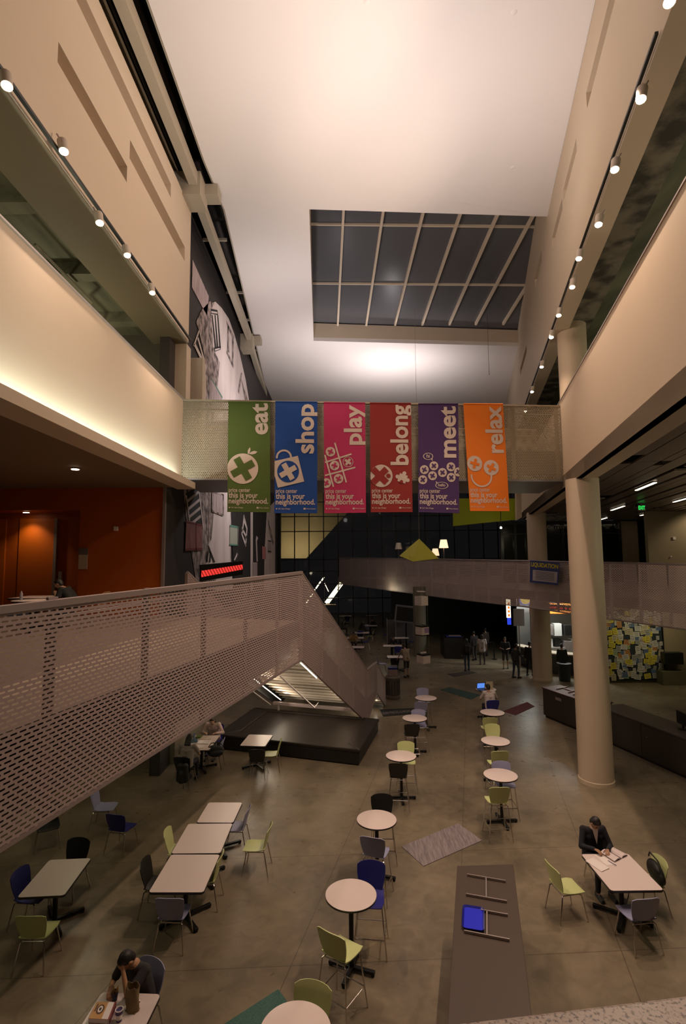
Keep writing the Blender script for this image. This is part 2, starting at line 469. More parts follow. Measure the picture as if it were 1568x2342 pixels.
def wall_cells(mb, P0, u, nrm, us, zs, holes, thick):
    """wall made of cells on origin P0, direction u, thickness along nrm; holes = (u0,u1,z0,z1)"""
    U_ = sorted(set([us[0], us[1]] + [h for q in holes for h in q[:2]])); Z_ = sorted(set([zs[0], zs[1]] + [h for q in holes for h in q[2:]]))
    U_ = [t for t in U_ if us[0] <= t <= us[1]]; Z_ = [t for t in Z_ if zs[0] <= t <= zs[1]]
    P0 = Vector(P0); u = Vector(u); nrm = Vector(nrm)
    for i in range(len(U_) - 1):
        for j in range(len(Z_) - 1):
            um = (U_[i] + U_[i + 1]) / 2; zm = (Z_[j] + Z_[j + 1]) / 2
            if any(h[0] < um < h[1] and h[2] < zm < h[3] for h in holes): continue
            pts = [P0 + u * U_[i] + Vector((0, 0, Z_[j])), P0 + u * U_[i + 1] + Vector((0, 0, Z_[j])),
                   P0 + u * U_[i + 1] + Vector((0, 0, Z_[j + 1])), P0 + u * U_[i] + Vector((0, 0, Z_[j + 1]))]
            mb.slab(pts, nrm * thick)

# left upper wall with its long slots
def ly(px, py): p = PL(px, py, (-4.85, 0, 0), 0); return p[1], p[2]
def hole_l(a, b, c, d):          # four pixel corners: far-top, near-top etc. averaged into a level slot
    pts = [ly(*q) for q in (a, b, c, d)]
    ys = sorted(p[0] for p in pts)
    return pts
sA = [ly(135, 83), ly(131, 127), ly(290, 390), ly(290, 428)]
sC = [ly(298, 310), ly(296, 348), ly(422, 572), ly(422, 608)]
sB = [ly(190, 0), ly(209, 0), ly(390, 440), ly(390, 470)]
holes = []
for q in (sA, sC):
    holes.append(((q[0][0] + q[1][0]) / 2, (q[2][0] + q[3][0]) / 2, (q[1][1] + q[3][1]) / 2, (q[0][1] + q[2][1]) / 2))
holes.append((3.0, (sB[2][0] + sB[3][0]) / 2, (sB[0][1] + sB[3][1]) / 2 - .02, (sB[1][1] + sB[2][1]) / 2 + .02))
mb = MB()
wall_cells(mb, (-4.85, 0, 0), (0, 1, 0), (-1, 0, 0), (-3, 15.92), (12.95, 17.35), holes, 0.32)
mb.box((-5.56, 6.46, 15.15), (0.78, 18.92, 4.4))
struct(mb.build('wall_left', WALLT))
# dark underside of that wall
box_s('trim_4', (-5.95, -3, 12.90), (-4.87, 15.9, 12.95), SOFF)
# level-three slab on the left, fascia, cove ledge, soffit
mb = MB(); mb.box((-4.92, 6.2, 9.70), (0.14, 18.6, 2.56)); struct(mb.build('wall_left_parapet', WALLT))
box_s('trim_5', (-5.0, -3, 10.97), (-4.82, 15.5, 11.0), METAL)
mb = MB(); mb.box((-4.70, 6.2, 8.24), (0.52, 18.6, 0.06)); mb.box((-4.455, 6.2, 8.31), (0.05, 18.6, 0.19)); struct(mb.build('trim_6', WALLT))
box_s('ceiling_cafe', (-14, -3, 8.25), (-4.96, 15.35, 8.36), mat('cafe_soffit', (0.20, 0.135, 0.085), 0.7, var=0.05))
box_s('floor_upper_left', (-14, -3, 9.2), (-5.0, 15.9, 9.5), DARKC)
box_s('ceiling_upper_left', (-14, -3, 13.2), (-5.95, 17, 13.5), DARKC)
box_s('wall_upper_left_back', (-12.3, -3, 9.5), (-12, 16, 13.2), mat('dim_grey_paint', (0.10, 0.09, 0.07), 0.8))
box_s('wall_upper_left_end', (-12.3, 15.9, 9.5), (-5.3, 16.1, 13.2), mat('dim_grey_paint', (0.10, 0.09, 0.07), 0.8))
# ribs and pipes under the left deck
mb = MB()
for y in (2, 4.5, 7, 9.5, 12, 14.5): mb.box((-9.0, y, 13.05), (6.1, 0.35, 0.3))
mb.tube([(-7.2, -2, 12.9), (-7.2, 15.8, 12.9)], 0.03, 6); mb.tube([(-9, -2, 12.85), (-9, 15.8, 12.85)], 0.05, 6)
mb.tube([(-6.5, 10.5, 12.8), (-6.5, 13.0, 12.8), (-6.9, 13.3, 12.6), (-6.9, 14.5, 12.6)], 0.035, 6)
struct(mb.build('trim_7', DARKC))
mb = MB(); mb.box((-5.22, 16.1, 11.2), (0.66, 0.45, 3.4)); struct(mb.build('trim_8', WALLT))
mb = MB(); mb.box((-4.95, 17.2, 11.2), (0.5, 0.3, 3.4)); mb.box((-5.15, 18.6, 11.2), (0.25, 0.3, 3.4)); struct(mb.build('trim_9', WALLT))

# clerestory on the left: beams, blocks, dark roof glass
mb = MB()
def bar(mb, P, Q, wd, ht):
    v = Vector(Q) - Vector(P); L = v.length
    mb.box((Vector(P) + Vector(Q)) / 2, (wd, L, ht), rz=-math.atan2(v.x, v.y), rx=math.asin(max(-1, min(1, v.z / L))))
bar(mb, (-4.52, -3, 17.75), (-4.52, 15.2, 17.75), 0.26, 0.4)
bar(mb, (-4.55, 15.6, 17.6), (-4.80, 26.0, 17.6), 0.24, 0.4)
bar(mb, (-4.85, 26.0, 17.6), (-6.0, 47.0, 17.6), 0.24, 0.4)
mb.box((-4.78, 15.4, 17.62), (0.95, 0.85, 0.75)); mb.box((-4.15, 15.75, 17.80), (0.5, 0.5, 0.35))
mb.box((-5.0, 26.4, 17.35), (0.75, 0.8, 0.8)); mb.box((-4.6, 26.9, 17.75), (0.6, 0.5, 0.35))
for y in (18.6, 22.5, 25.2, 29, 33): mb.box((-4.75, y, 18.1), (0.9, 0.07, 0.1))
struct(mb.build('trim_10', TRIMP))
box_s('window_2', (-7.5, -3, 18.5), (-4.05, 48, 18.54), mat('night_glass', (0.004, 0.005, 0.005), 0.15))
box_s('wall_clerestory', (-7.5, -3, 17.4), (-7.3, 48, 18.5), BLACKW)
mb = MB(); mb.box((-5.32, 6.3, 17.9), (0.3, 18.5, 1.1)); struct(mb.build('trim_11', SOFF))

# mural wall (charcoal ground) along the left beyond the cafe
box_s('wall_mural', (-5.55, 15.36, 0), (-5.25, 41.5, 18.2), BLACKW)
box_s('wall_left_outer', (-14.3, -3, 0), (-14, 15.4, 13.2), BLACKW)
box_s('trim_12', (-5.38, 41.5, 0), (-5.0, 42.0, 18), BLACKM)
# orange cafe wall with a door recess
mb = MB()
xr = D(179, 1250, 15.3)[0]; zr = D(120, 1166, 15.3)[2]
mb.box(((-5.3 + xr) / 2, 15.42, 6.4), (xr + 5.3 if False else abs(-5.3 - xr), 0.16, 3.8))
mb.box(((xr - 14) / 2, 15.42, (zr + 8.3) / 2), (abs(-14 - xr), 0.16, 8.3 - zr))
mb.box((xr + 0.08, 15.95, 6.4), (0.16, 1.0, 3.8))
mb.box(((xr - 14) / 2, 16.5, 6.4), (abs(-14 - xr), 0.16, 3.8))
mb.box(((xr - 14) / 2, 15.95, zr + .06), (abs(-14 - xr), 1.0, 0.1))
struct(mb.build('wall_cafe', ORANGE))
box_s('trim_13', (-5.32, 15.28, 4.5), (-5.24, 15.36, 8.25), METAL)
dx0 = D(42, 1250, 16.35)[0]; dx1 = D(124, 1250, 16.35)[0]; dz = D(80, 1186, 16.35)[2]
mb = MB(); mb.box(((dx0 + dx1) / 2, 16.38, (4.5 + dz) / 2), (dx1 - dx0, 0.06, dz - 4.5), 0)
door1 = struct(mb.build('door_1', ORANGE_D, bev=0.01))
mb = MB(); mb.box((dx1 + 0.05, 16.33, (4.5 + dz) / 2), (0.09, 0.08, dz - 4.5)); mb.build('door_edge', METAL, door1)
mb = MB(); mb.box((dx1 + .28, 16.27, 5.55), (0.10, 0.08, 0.42)); mb.box((dx1 + .28, 16.2, 5.42), (0.28, 0.05, 0.04)); mb.build('door_handle', METAL, door1)
dx2 = D(-60, 1250, 16.35)[0]; dx3 = D(12, 1250, 16.35)[0]
mb = MB(); mb.box(((dx2 + dx3) / 2, 16.38, (4.5 + dz) / 2), (dx3 - dx2, 0.06, dz - 4.5)); struct(mb.build('door_2', ORANGE_D, bev=0.01))

# level-two slab on the left (walkway and cafe)
LB0 = np.array([-4.75, -2.2]); LB1 = np.array([-1.09, 13.77])
SD = np.array([math.sin(R(18.4)), math.cos(R(18.4))]); SN = np.array([-SD[1], SD[0]])
S0 = LB1.copy(); S0L = S0 + SN * 3.5
mb = MB(); mb.prism([(LB0[0] - .08, LB0[1]), (LB1[0] - .08, LB1[1]), tuple(S0L), (-5.25, 15.4), (-14, 15.4), (-14, -2.2)], 4.15, 4.5)
struct(mb.build('floor_cafe', mat('walkway_concrete', (0.26, 0.20, 0.145), 0.5, var=0.1)))
mb = MB(); mb.slab([(LB0[0] - .02, LB0[1], 4.12), (LB1[0] - .02, LB1[1], 4.12), (LB1[0] - .02, LB1[1], 4.505), (LB0[0] - .02, LB0[1], 4.505)], (-0.06, 0, 0))  # black plates stand in for the shade at and below the slab edge
mb.slab([(LB0[0] - .30, LB0[1], 3.55), (LB1[0] - .30, LB1[1], 3.55), (LB1[0] - .30, LB1[1], 4.15), (LB0[0] - .30, LB0[1], 4.15)], (-0.2, 0, 0))
struct(mb.build('edge_shade_plate', BLACKM))
# concrete wall under the walkway
box_s('wall_lower_left', (-7.9, 12.6, 0), (-7.6, 15.4, 4.15), CONCW)
box_s('wall_lower_left_side', (-14, 17.6, 0), (-5.3, 17.9, 4.15), CONCW)
box_s('wall_under_mural', (-5.26, 16.2, 0), (-5.10, 30.0, 3.9), CONCW)

# right side: upper wall with slits
ux = Vector((math.sin(R(RA)), math.cos(R(RA)), 0)); nx = Vector((math.cos(R(RA)), -math.sin(R(RA)), 0))
def ru(px, py):
    p = PL(px, py, RP, RA); return (Vector(p) - Vector(RP)).xy.dot(ux.xy), p[2]
rh = []
for a, b, c, d in [((1408, -60), (1400, 30), (1340, 208), (1341, 246)), ((1318, 308), (1317, 348), (1287, 440), (1289, 458)),
                   ((1286, 445), (1284, 480), (1262, 545), (1262, 572)), ((1238, 560), (1237, 590), (1222, 645), (1223, 668)), ((1204, 785), (1203, 808), (1189, 845), (1189, 860))]:
    A, B, Cc, Dd = ru(*a), ru(*b), ru(*c), ru(*d)
    u0 = (A[0] + B[0]) / 2; u1 = (Cc[0] + Dd[0]) / 2
    zt = (A[1] + Cc[1]) / 2; zb = (B[1] + Dd[1]) / 2
    rh.append((min(u0, u1), max(u0, u1), min(zt, zb), max(zt, zb)))
mb = MB()
for i, h in enumerate(rh): pass
wall_cells(mb, RP, ux, nx, (-10.2, 40), (13.72, 17.99), rh, 0.22)
wall_cells(mb, (RP[0], RP[1], 0), ux, nx, (9.5, 23.5), (17.99, 21.0), [], 0.22)
mb.slab([Vector(RP) + ux * (-10.2) + nx * .22 + Vector((0, 0, 13.72)), Vector(RP) + ux * 40 + nx * .22 + Vector((0, 0, 13.72)), Vector(RP) + ux * 40 + nx * .22 + Vector((0, 0, 18)), Vector(RP) + ux * (-10.2) + nx * .22 + Vector((0, 0, 18))], nx * 0.25)
struct(mb.build('wall_right', WALLR))
# right level-three parapet and slab
mb = MB()
P = Vector(RP)
mb.slab([P + ux * -10.2 + Vector((0, 0, 8.3)), P + ux * 23.8 + Vector((0, 0, 8.3)), P + ux * 23.8 + Vector((0, 0, 11.1)), P + ux * -10.2 + Vector((0, 0, 11.1))], nx * 0.16)
mb.slab([P + ux * -10.2 + Vector((0, 0, 8.3)), P + ux * 23.8 + Vector((0, 0, 8.3)), P + ux * 23.8 + Vector((0, 0, 8.7)), P + ux * -10.2 + Vector((0, 0, 8.7))], nx * 0.55)
struct(mb.build('wall_right_parapet', WALLR))
mb = MB(); mb.slab([P + ux * -10.2 + nx * -.02 + Vector((0, 0, 11.1)), P + ux * 23.8 + nx * -.02 + Vector((0, 0, 11.1)), P + ux * 23.8 + nx * -.02 + Vector((0, 0, 11.13)), P + ux * -10.2 + nx * -.02 + Vector((0, 0, 11.13))], nx * 0.2)
struct(mb.build('trim_15', METAL))
def rslab(name, u0, u1, n0, n1, z0, z1, m):
    mb = MB(); mb.slab([P + ux * u0 + nx * n0 + Vector((0, 0, z0)), P + ux * u1 + nx * n0 + Vector((0, 0, z0)), P + ux * u1 + nx * n1 + Vector((0, 0, z0)), P + ux * u0 + nx * n1 + Vector((0, 0, z0))], (0, 0, z1 - z0))
    return struct(mb.build(name, m))
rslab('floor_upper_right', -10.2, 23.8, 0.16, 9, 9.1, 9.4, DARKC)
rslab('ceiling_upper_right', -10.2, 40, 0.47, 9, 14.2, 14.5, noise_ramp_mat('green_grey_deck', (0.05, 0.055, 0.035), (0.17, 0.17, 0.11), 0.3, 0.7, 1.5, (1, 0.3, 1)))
# concrete beam with patchy fireproofing beside the wall
mb = MB()
mb.slab([P + ux * -10.2 + nx * .5 + Vector((0, 0, 13.98)), P + ux * 40 + nx * .5 + Vector((0, 0, 13.98)), P + ux * 40 + nx * 1.25 + Vector((0, 0, 13.98)), P + ux * -10.2 + nx * 1.25 + Vector((0, 0, 13.98))], (0, 0, .25))
struct(mb.build('trim_16', FIREP))
mb = MB()
for k in range(22):
    u0 = -6 + k * 1.6
    mb.slab([P + ux * u0 + nx * 2.0 + Vector((0, 0, 14.1)), P + ux * (u0 + .18) + nx * 2.0 + Vector((0, 0, 14.1)), P + ux * (u0 + .18) + nx * 8 + Vector((0, 0, 14.1)), P + ux * u0 + nx * 8 + Vector((0, 0, 14.1))], (0, 0, .12))
mb.tube([P + ux * -6 + nx * 3 + Vector((0, 0, 13.95)), P + ux * 30 + nx * 3 + Vector((0, 0, 13.95))], 0.04, 6)
struct(mb.build('trim_17', DARKC))
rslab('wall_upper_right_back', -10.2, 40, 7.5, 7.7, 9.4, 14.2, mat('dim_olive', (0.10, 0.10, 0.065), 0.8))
# slatted soffit under the right balcony
SLAT = mat('dark_slat', (0.15, 0.115, 0.095), 0.35, 0.15)
mb = MB(); rnd = random.Random(3)
n0 = 0.62
while n0 < 15.5:
    wdt = rnd.choice([0.22, 0.3, 0.42, 0.55])
    u0 = -9.0
    while u0 < 27.0:
        ln = rnd.uniform(4, 10)
        mb.slab([P + ux * u0 + nx * n0 + Vector((0, 0, 8.36)), P + ux * min(27, u0 + ln) + nx * n0 + Vector((0, 0, 8.36)), P + ux * min(27, u0 + ln) + nx * (n0 + wdt) + Vector((0, 0, 8.36)), P + ux * u0 + nx * (n0 + wdt) + Vector((0, 0, 8.36))], (0, 0, .05))
        u0 += ln + rnd.choice([0.02, 0.02, 0.6, 1.1])
    n0 += wdt + rnd.choice([0.03, 0.10, 0.16])
struct(mb.build('ceiling_slats', SLAT))
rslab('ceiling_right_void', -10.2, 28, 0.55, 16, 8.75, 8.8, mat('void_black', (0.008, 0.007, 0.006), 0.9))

# columns
def column(name, x, y, r, z0, z1, label, m_=None):
    mb = MB(); n = 48
    mb.lathe([(r + .015, z0), (r + .015, z0 + .10), (r, z0 + .115), (r, z1)], (x, y, 0), n)
    o = mb.build(name, m_ or WALLR, smooth='auto'); return tag(o, label, 'column')
column('round_column', 6.86, 14.80, 0.445, 0, 8.32, 'large round tan column standing nearest, right of the two rows of bar tables')
column('round_column', 9.95, 26.75, 0.47, 0, 8.4, 'round tan column farther back behind the hanging sale poster')
cx, cy = G(961, 1500, 0)[:2]
column('round_column', cx, cy, 0.40, 0, 4.3, 'pale round column far back behind the hanging white boxes', mat('column_grey', (0.17, 0.155, 0.12), 0.6))
column('round_column', 7.86, 17.2, 0.46, 9.4, 14.2, 'round column on the upper right gallery above the tan parapet')

# lime green soffit band far right
mb = MB(); g = [D(1037, 1140, 31), D(1181, 1140, 31), D(1181, 1184, 31), D(1180, 1188, 31), D(1037, 1203, 31)]
mb.slab(g, (0, 0.25, 0)); struct(mb.build('wall_lime', mat('lime_paint', (0.30, 0.36, 0.005), 0.6)))
mb = MB(); g = [D(1180, 1125, 30.5), D(1250, 1100, 30.5), D(1250, 1150, 30.5), D(1181, 1190, 30.5)]
mb.slab(g, (0, 0.25, 0)); struct(mb.build('wall_right_return', WALLR))

# outer shell that keeps the night out
box_s('wall_back', (-16, -4.2, 0), (30, -3.2, 18.3), mat('back_wall', (0.35, 0.28, 0.2), 0.8))
box_s('wall_right_outer', (26, -4, 0), (26.3, 50, 14), BLACKW)
box_s('floor_behind_camera', (-4.4, -3.2, 4.2), (6, 0.3, 4.5), CONCW)
# granite parapet at the photographer's elbow
a = G(1000, 2341, 5.6); b = G(1568, 2272, 5.6)
u = Vector(b - a); u.normalize(); nn = Vector((u.y, -u.x, 0))
p0 = Vector(a) - u * 1.6; p1 = Vector(b) + u * 1.6
mb = MB(); mb.slab([p0, p1, p1 + nn * .42, p0 + nn * .42], (0, 0, -0.05)); struct(mb.build('trim_18', GRANITE, bev=0.006))
mb = MB(); mb.slab([p0 + nn * .04 - Vector((0, 0, .05)), p1 + nn * .04 - Vector((0, 0, .05)), p1 + nn * .34 - Vector((0, 0, .05)), p0 + nn * .34 - Vector((0, 0, .05))], (0, 0, -1.1)); struct(mb.build('wall_camera_parapet', CONCW))

# far glazed end wall
YG = 47.0
mb = MB(); mb.box((6.5, YG + .05, 9), (25.4, 0.03, 18)); struct(mb.build('window_3', DGLASS))
mb = MB()
x0 = D(640, 1250, YG)[0]; k = 0
while x0 + k * 1.31 < 19:
    mb.box((x0 + k * 1.31, YG, 9), (0.09, 0.14, 18)); k += 1
for z in [9.93, 8.58, 6.05, 5.0, 3.85, 2.6] + [11.25 + 1.33 * i for i in range(6)]:
    mb.box((6.5, YG, z), (25, 0.14, 0.08))
mb.box((x0 - .45, YG - .2, 9), (0.75, 0.3, 18))
struct(mb.build('trim_19', BLACKM))
# dark storefronts at the right rear
box_s('wall_rear_right', (15.2, 26.0, 0), (26, 26.25, 8.36), mat('olive_beige', (0.33, 0.26, 0.165), 0.7))
mb = MB()
cx0 = D(1386, 1500, 25.95)[0]
mb.box(((cx0 + 15.2) / 2, 26.12, 2.2), (15.2 - cx0, 0.25, 4.4)); struct(mb.build('wall_rear_lower', mat('olive_paint', (0.22, 0.21, 0.09), 0.7)))
YS = 33.0
sx0 = D(1150, 1240, YS)[0]; sx1 = D(1474, 1240, YS)[0]
mb = MB(); mb.box(((sx0 + sx1) / 2, YS + .3, 6.4), (sx1 - sx0, 0.04, 3.9)); struct(mb.build('window_4', mat('storefront_dark', (0.010, 0.010, 0.009), 0.12)))
mb = MB()
for px in (1150, 1180, 1207, 1290, 1373, 1420, 1462, 1476):
    q = D(px, 1240, YS); mb.box((q[0], YS + .2, 6.4), (0.16, 0.14, 3.9))
mb.box(((sx0 + sx1) / 2, YS + .2, 7.6), (sx1 - sx0, 0.1, 0.1)); mb.box(((sx0 + sx1) / 2, YS + .2, 8.3), (sx1 - sx0, 0.2, 0.2))
struct(mb.build('trim_20', BLACKM))
mb = MB(); q0 = D(1424, 1240, YS); q1 = D(1460, 1240, YS); mb.box(((q0[0] + q1[0]) / 2, YS + .1, 6.4), (q1[0] - q0[0], 0.1, 3.9)); struct(mb.build('wall_storefront_pier', mat('olive_beige', (0.33, 0.26, 0.165), 0.7)))
# dark rear at ground level behind the food court
mb = MB(); a = G(1016, 1424, 0); mb.box((12.5, 44.5, 2.1), (17, 0.2, 4.2)); struct(mb.build('wall_rear_dark', mat('rear_dark', (0.02, 0.022, 0.022), 0.5)))

# ------------------------------------------------------------------ walkway railing (left, nearest)
def z_on(px, py, Y): return D(px, py, Y)[2]
LBD = Vector((LB1[0] - LB0[0], LB1[1] - LB0[1], 0)).normalized()
def lbp(px):                                        # point on the rail line seen at this pixel column
    q = PL(px, 1300 if px > 0 else 1388, (LB1[0], LB1[1], 0), math.degrees(math.atan2(LBD.x, LBD.y)))
    return q
rail = thing('slotted_balustrade', 'long slotted metal balustrade along the left walkway, top rail rising to the stair head', 'railing', (0, 0, 0))
A0 = (LB0[0], LB0[1]); A1 = (LB1[0], LB1[1])
ZT0, ZT1 = 5.575, 5.735
panel_uv('slotted_sheet', [(*A0, 3.5), (*A1, 3.5)], [(*A0, ZT0), (*A1, ZT1)], PERF, rail)
mb = MB(); bar(mb, (A0[0] - .03, A0[1], ZT0 + .01), (A1[0] - .02, A1[1], ZT1 + .01), 0.10, 0.07); mb.build('top_rail', RAIL, rail)
mb = MB(); bar(mb, (A0[0] - .02, A0[1], 3.5), (A1[0] - .02, A1[1], 3.5), 0.05, 0.04); mb.build('bottom_rail', RAIL, rail)
mb = MB(); mb.tube([(A0[0] - .17, A0[1], ZT0 - .16), (A1[0] - .17, A1[1], ZT1 - .16)], 0.018, 8); mb.build('hand_rail', RAIL, rail)
for px in (-300, 130, 342, 472, 566, 637, 689):
    q = lbp(px); mb = MB()
    mb.box((q[0] - .035, q[1], 4.6), (0.03, 0.13, 2.25), rz=-math.atan2(LBD.x, LBD.y)); mb.build('post', RAIL, rail)

# ------------------------------------------------------------------ far balcony on the right
fb = thing('curved_balcony_railing', 'long slotted metal balustrade of the curving gallery across the rear', 'railing', (0, 0, 0))
ks = [(775, 1276, 1335, 46), (850, 1277, 1345, 41), (1000, 1279, 1365, 33.2), (1100, 1281, 1377, 29), (1200, 1283, 1388, 25.4), (1300, 1285.5, 1403, 22.9), (1430, 1288, 1421, 20.6), (1568, 1291, 1440, 18.4)]
top = [D(a, b, d) for a, b, c, d in ks]; bot = [D(a, c, d) for a, b, c, d in ks]
e = top[-1] + (top[-1] - top[-2]) * 1.5; top.append(e); e = bot[-1] + (bot[-1] - bot[-2]) * 1.5; bot.append(e)
panel_uv('slotted_sheet', bot, top, PERFR, fb)
mb = MB(); mb.tube(top, 0.045, 6); mb.build('top_rail', RAIL, fb)
mb = MB(); mb.tube(bot, 0.03, 6); mb.build('bottom_rail', RAIL, fb)
mb = MB(); mb.tube([t + np.array([.1, .12, -.22]) for t in top], 0.02, 6); mb.build('hand_rail', RAIL, fb)
for i in range(len(top) - 1):
    L = np.linalg.norm(top[i + 1][:2] - top[i][:2]); n = max(1, int(round(L / 1.45)))
    for j in range(n):
        t = (j + .5) / n; a = bot[i] * (1 - t) + bot[i + 1] * t; b = top[i] * (1 - t) + top[i + 1] * t
        mb = MB(); mb.box(((a[0] + b[0]) / 2 + .05, (a[1] + b[1]) / 2 + .06, (a[2] + b[2]) / 2), (0.10, 0.05, b[2] - a[2])); mb.build('post', RAIL, fb)
pol = [(p[0] + .25, p[1] + .3) for p in bot] + [(26, 12), (26, 46.5), (-.5, 46.5)]
mb = MB(); mb.prism(pol, 4.05, 4.5); struct(mb.build('floor_gallery', mat('gallery_floor', (0.20, 0.15, 0.10), 0.5)))
# sale poster on it
qa = [(1212, 1281), (1279, 1287), (1276, 1339), (1211, 1332)]
pp = [D(*qa[0], 24.75), D(*qa[1], 23.05)]
pa_ = math.degrees(math.atan2(pp[1][0] - pp[0][0], pp[1][1] - pp[0][1])); pp += [PL(*qa[2], pp[0], pa_), PL(*qa[3], pp[0], pa_)]
po = thing('sale_poster', 'sale poster with yellow LIQUIDATION heading tied to the gallery balustrade', 'poster', tuple(pp[3]))
def bil(pp, u, v, off=0.0):
    p = pp[0] * (1 - u) * (1 - v) + pp[1] * u * (1 - v) + pp[2] * u * v + pp[3] * (1 - u) * v
    return p - np.array([0, off, 0])
def loc(root, p): return tuple(np.array(p) - np.array(root.location))
def quad_on(pp, root, name, u0, v0, u1, v1, off, m, th=0.004):
    mb = MB(); mb.slab([loc(root, bil(pp, *c, off)) for c in ((u0, v0), (u0, v1), (u1, v1), (u1, v0))], (0, th, 0)); return mb.build(name, m, root)
quad_on(pp, po, 'sheet', 0, 0, 1, 1, 0, mat('poster_navy', (0.05, 0.07, 0.22), 0.5), 0.02)
quad_on(pp, po, 'pale_panel', .10, .42, .95, .90, .006, mat('poster_pale', (0.55, 0.48, 0.50), 0.6))
mb = MB(); W_ = np.linalg.norm(pp[1] - pp[0]); H_ = np.linalg.norm(pp[3] - pp[0])
add_text(mb, 'LIQUIDATION', lambda a, c: loc(po, bil(pp, .03 + a / W_, .27 - c / H_, .012)), .93 * W_, None, 0.03); mb.build('lettering', mat('poster_yellow', (0.75, 0.62, 0.03), 0.6), po)
mb = MB()
for k in range(6): mb.slab([loc(po, bil(pp, *c, .02)) for c in ((.2, .48 + k * .065), (.2, .50 + k * .065), (.85, .50 + k * .065), (.85, .48 + k * .065))], (0, .002, 0))
mb.build('small_print', mat('ink', (0.08, 0.06, 0.06), 0.8), po)

# ------------------------------------------------------------------ footbridge with banners
BA = Vector((-4.86, 15.5, 0)); BB = Vector((7.02, 16.42, 0)); BDv = (BB - BA).normalized(); BN = Vector((-BDv.y, BDv.x, 0))
br = thing('footbridge', 'perforated metal footbridge crossing the atrium with six banners on its front', 'footbridge', (0, 0, 0))
def brp(t, n=0, z=0): q = BA + BDv * t + BN * n; return (q.x, q.y, z)
BL = (BB - BA).length
panel_uv('punched_front', [brp(0, 0, 8.55), brp(BL, 0, 8.55)], [brp(0, 0, 10.93), brp(BL, 0, 10.93)], PERFB, br)
panel_uv('punched_back', [brp(0, 3.0, 8.7), brp(BL + .6, 3.0, 8.7)], [brp(0, 3.0, 10.93), brp(BL + .6, 3.0, 10.93)], PERFB, br)
mb = MB()
for n in (0, 3.0):
    bar(mb, brp(0, n, 10.95), brp(BL + n * .2, n, 10.95), 0.08, 0.05); bar(mb, brp(0, n + (.06 if n == 0 else -.06), 10.68), brp(BL + n * .2, n + (.06 if n == 0 else -.06), 10.68), 0.04, 0.04)
mb.build('top_rail', TRIMP, br)
mb = MB(); mb.slab([brp(0, .10, 8.75), brp(BL, .10, 8.75), brp(BL + .55, 2.9, 8.75), brp(0, 2.9, 8.75)], (0, 0, 0.75)); mb.build('deck', mat('deck_underside', (0.13, 0.125, 0.12), 0.6), br)
mb = MB(); mb.slab([brp(0, 0, 8.50), brp(BL, 0, 8.50), brp(BL + .6, 3, 8.50), brp(0, 3, 8.50)], (0, 0, 0.05)); mb.build('soffit_plate', mat('deck_plate', (0.20, 0.19, 0.19), 0.5), br)
for k in range(9):
    t = 0.12 + k * (BL - .24) / 8
    mb = MB(); mb.box(brp(t, .06, 9.75), (0.14, 0.03, 2.3), rz=math.atan2(BDv.y, BDv.x)); mb.build('post', TRIMP, br)

CREAM = mat('banner_cream', (0.62, 0.50, 0.43), 0.75)
BCOL = dict(eat=(0.070, 0.115, 0.014), shop=(0.002, 0.052, 0.27), play=(0.46, 0.022, 0.105), belong=(0.27, 0.018, 0.014), meet=(0.060, 0.022, 0.115), relax=(0.80, 0.19, 0.008))
BQ = dict(eat=[(522, 919.5), (617, 920), (618, 1171), (519.5, 1170)], shop=[(629.5, 919), (725.5, 920), (725, 1173), (627, 1173)], play=[(740, 921), (834.5, 922), (836.5, 1172), (741.5, 1173)],
          belong=[(845.5, 922), (939, 923), (943, 1170.5), (847.5, 1171)], meet=[(956, 924), (1047, 924), (1050, 1173), (956.5, 1171)], relax=[(1059, 924), (1149.5, 924.5), (1164.5, 1168.5), (1074.5, 1168)])
desc = dict(eat='green banner with rotated word eat and crossed apple emblem', shop='blue banner with rotated word shop and shopping bag emblem',
            play='pink banner with rotated word play and noughts-and-crosses emblem', belong='dark red banner with rotated word belong and jigsaw piece emblem',
            meet='purple banner with rotated word meet and crowd of crossed discs', relax='orange banner with rotated word relax and smiling face emblem')
def circ(c, r, n=36, a0=0, a1=360): return [(c[0] + r * math.cos(R(a0 + (a1 - a0) * i / n)), c[1] + r * math.sin(R(a0 + (a1 - a0) * i / n))) for i in range(n + (0 if a1 - a0 == 360 else 1))]
def rot2(pts, c, a): ca, sa = math.cos(R(a)), math.sin(R(a)); return [(c[0] + p[0] * ca - p[1] * sa, c[1] + p[0] * sa + p[1] * ca) for p in pts]
def ring_strip(c, r, w_, a0, a1, n=24, e=1.0):
    qs = []
    for i in range(n):
        t0 = R(a0 + (a1 - a0) * i / n); t1 = R(a0 + (a1 - a0) * (i + 1) / n)
        f = lambda t, rr: (c[0] + rr * math.cos(t), c[1] + rr * e * math.sin(t))
        qs.append([f(t0, r - w_), f(t0, r + w_), f(t1, r + w_), f(t1, r - w_)])
    return qs
def cross_polys(c, L, h, a):
    return [rot2([(-L, -h), (L, -h), (L, h), (-L, h)], c, a), rot2([(-L, -h), (L, -h), (L, h), (-L, h)], c, a + 90)]
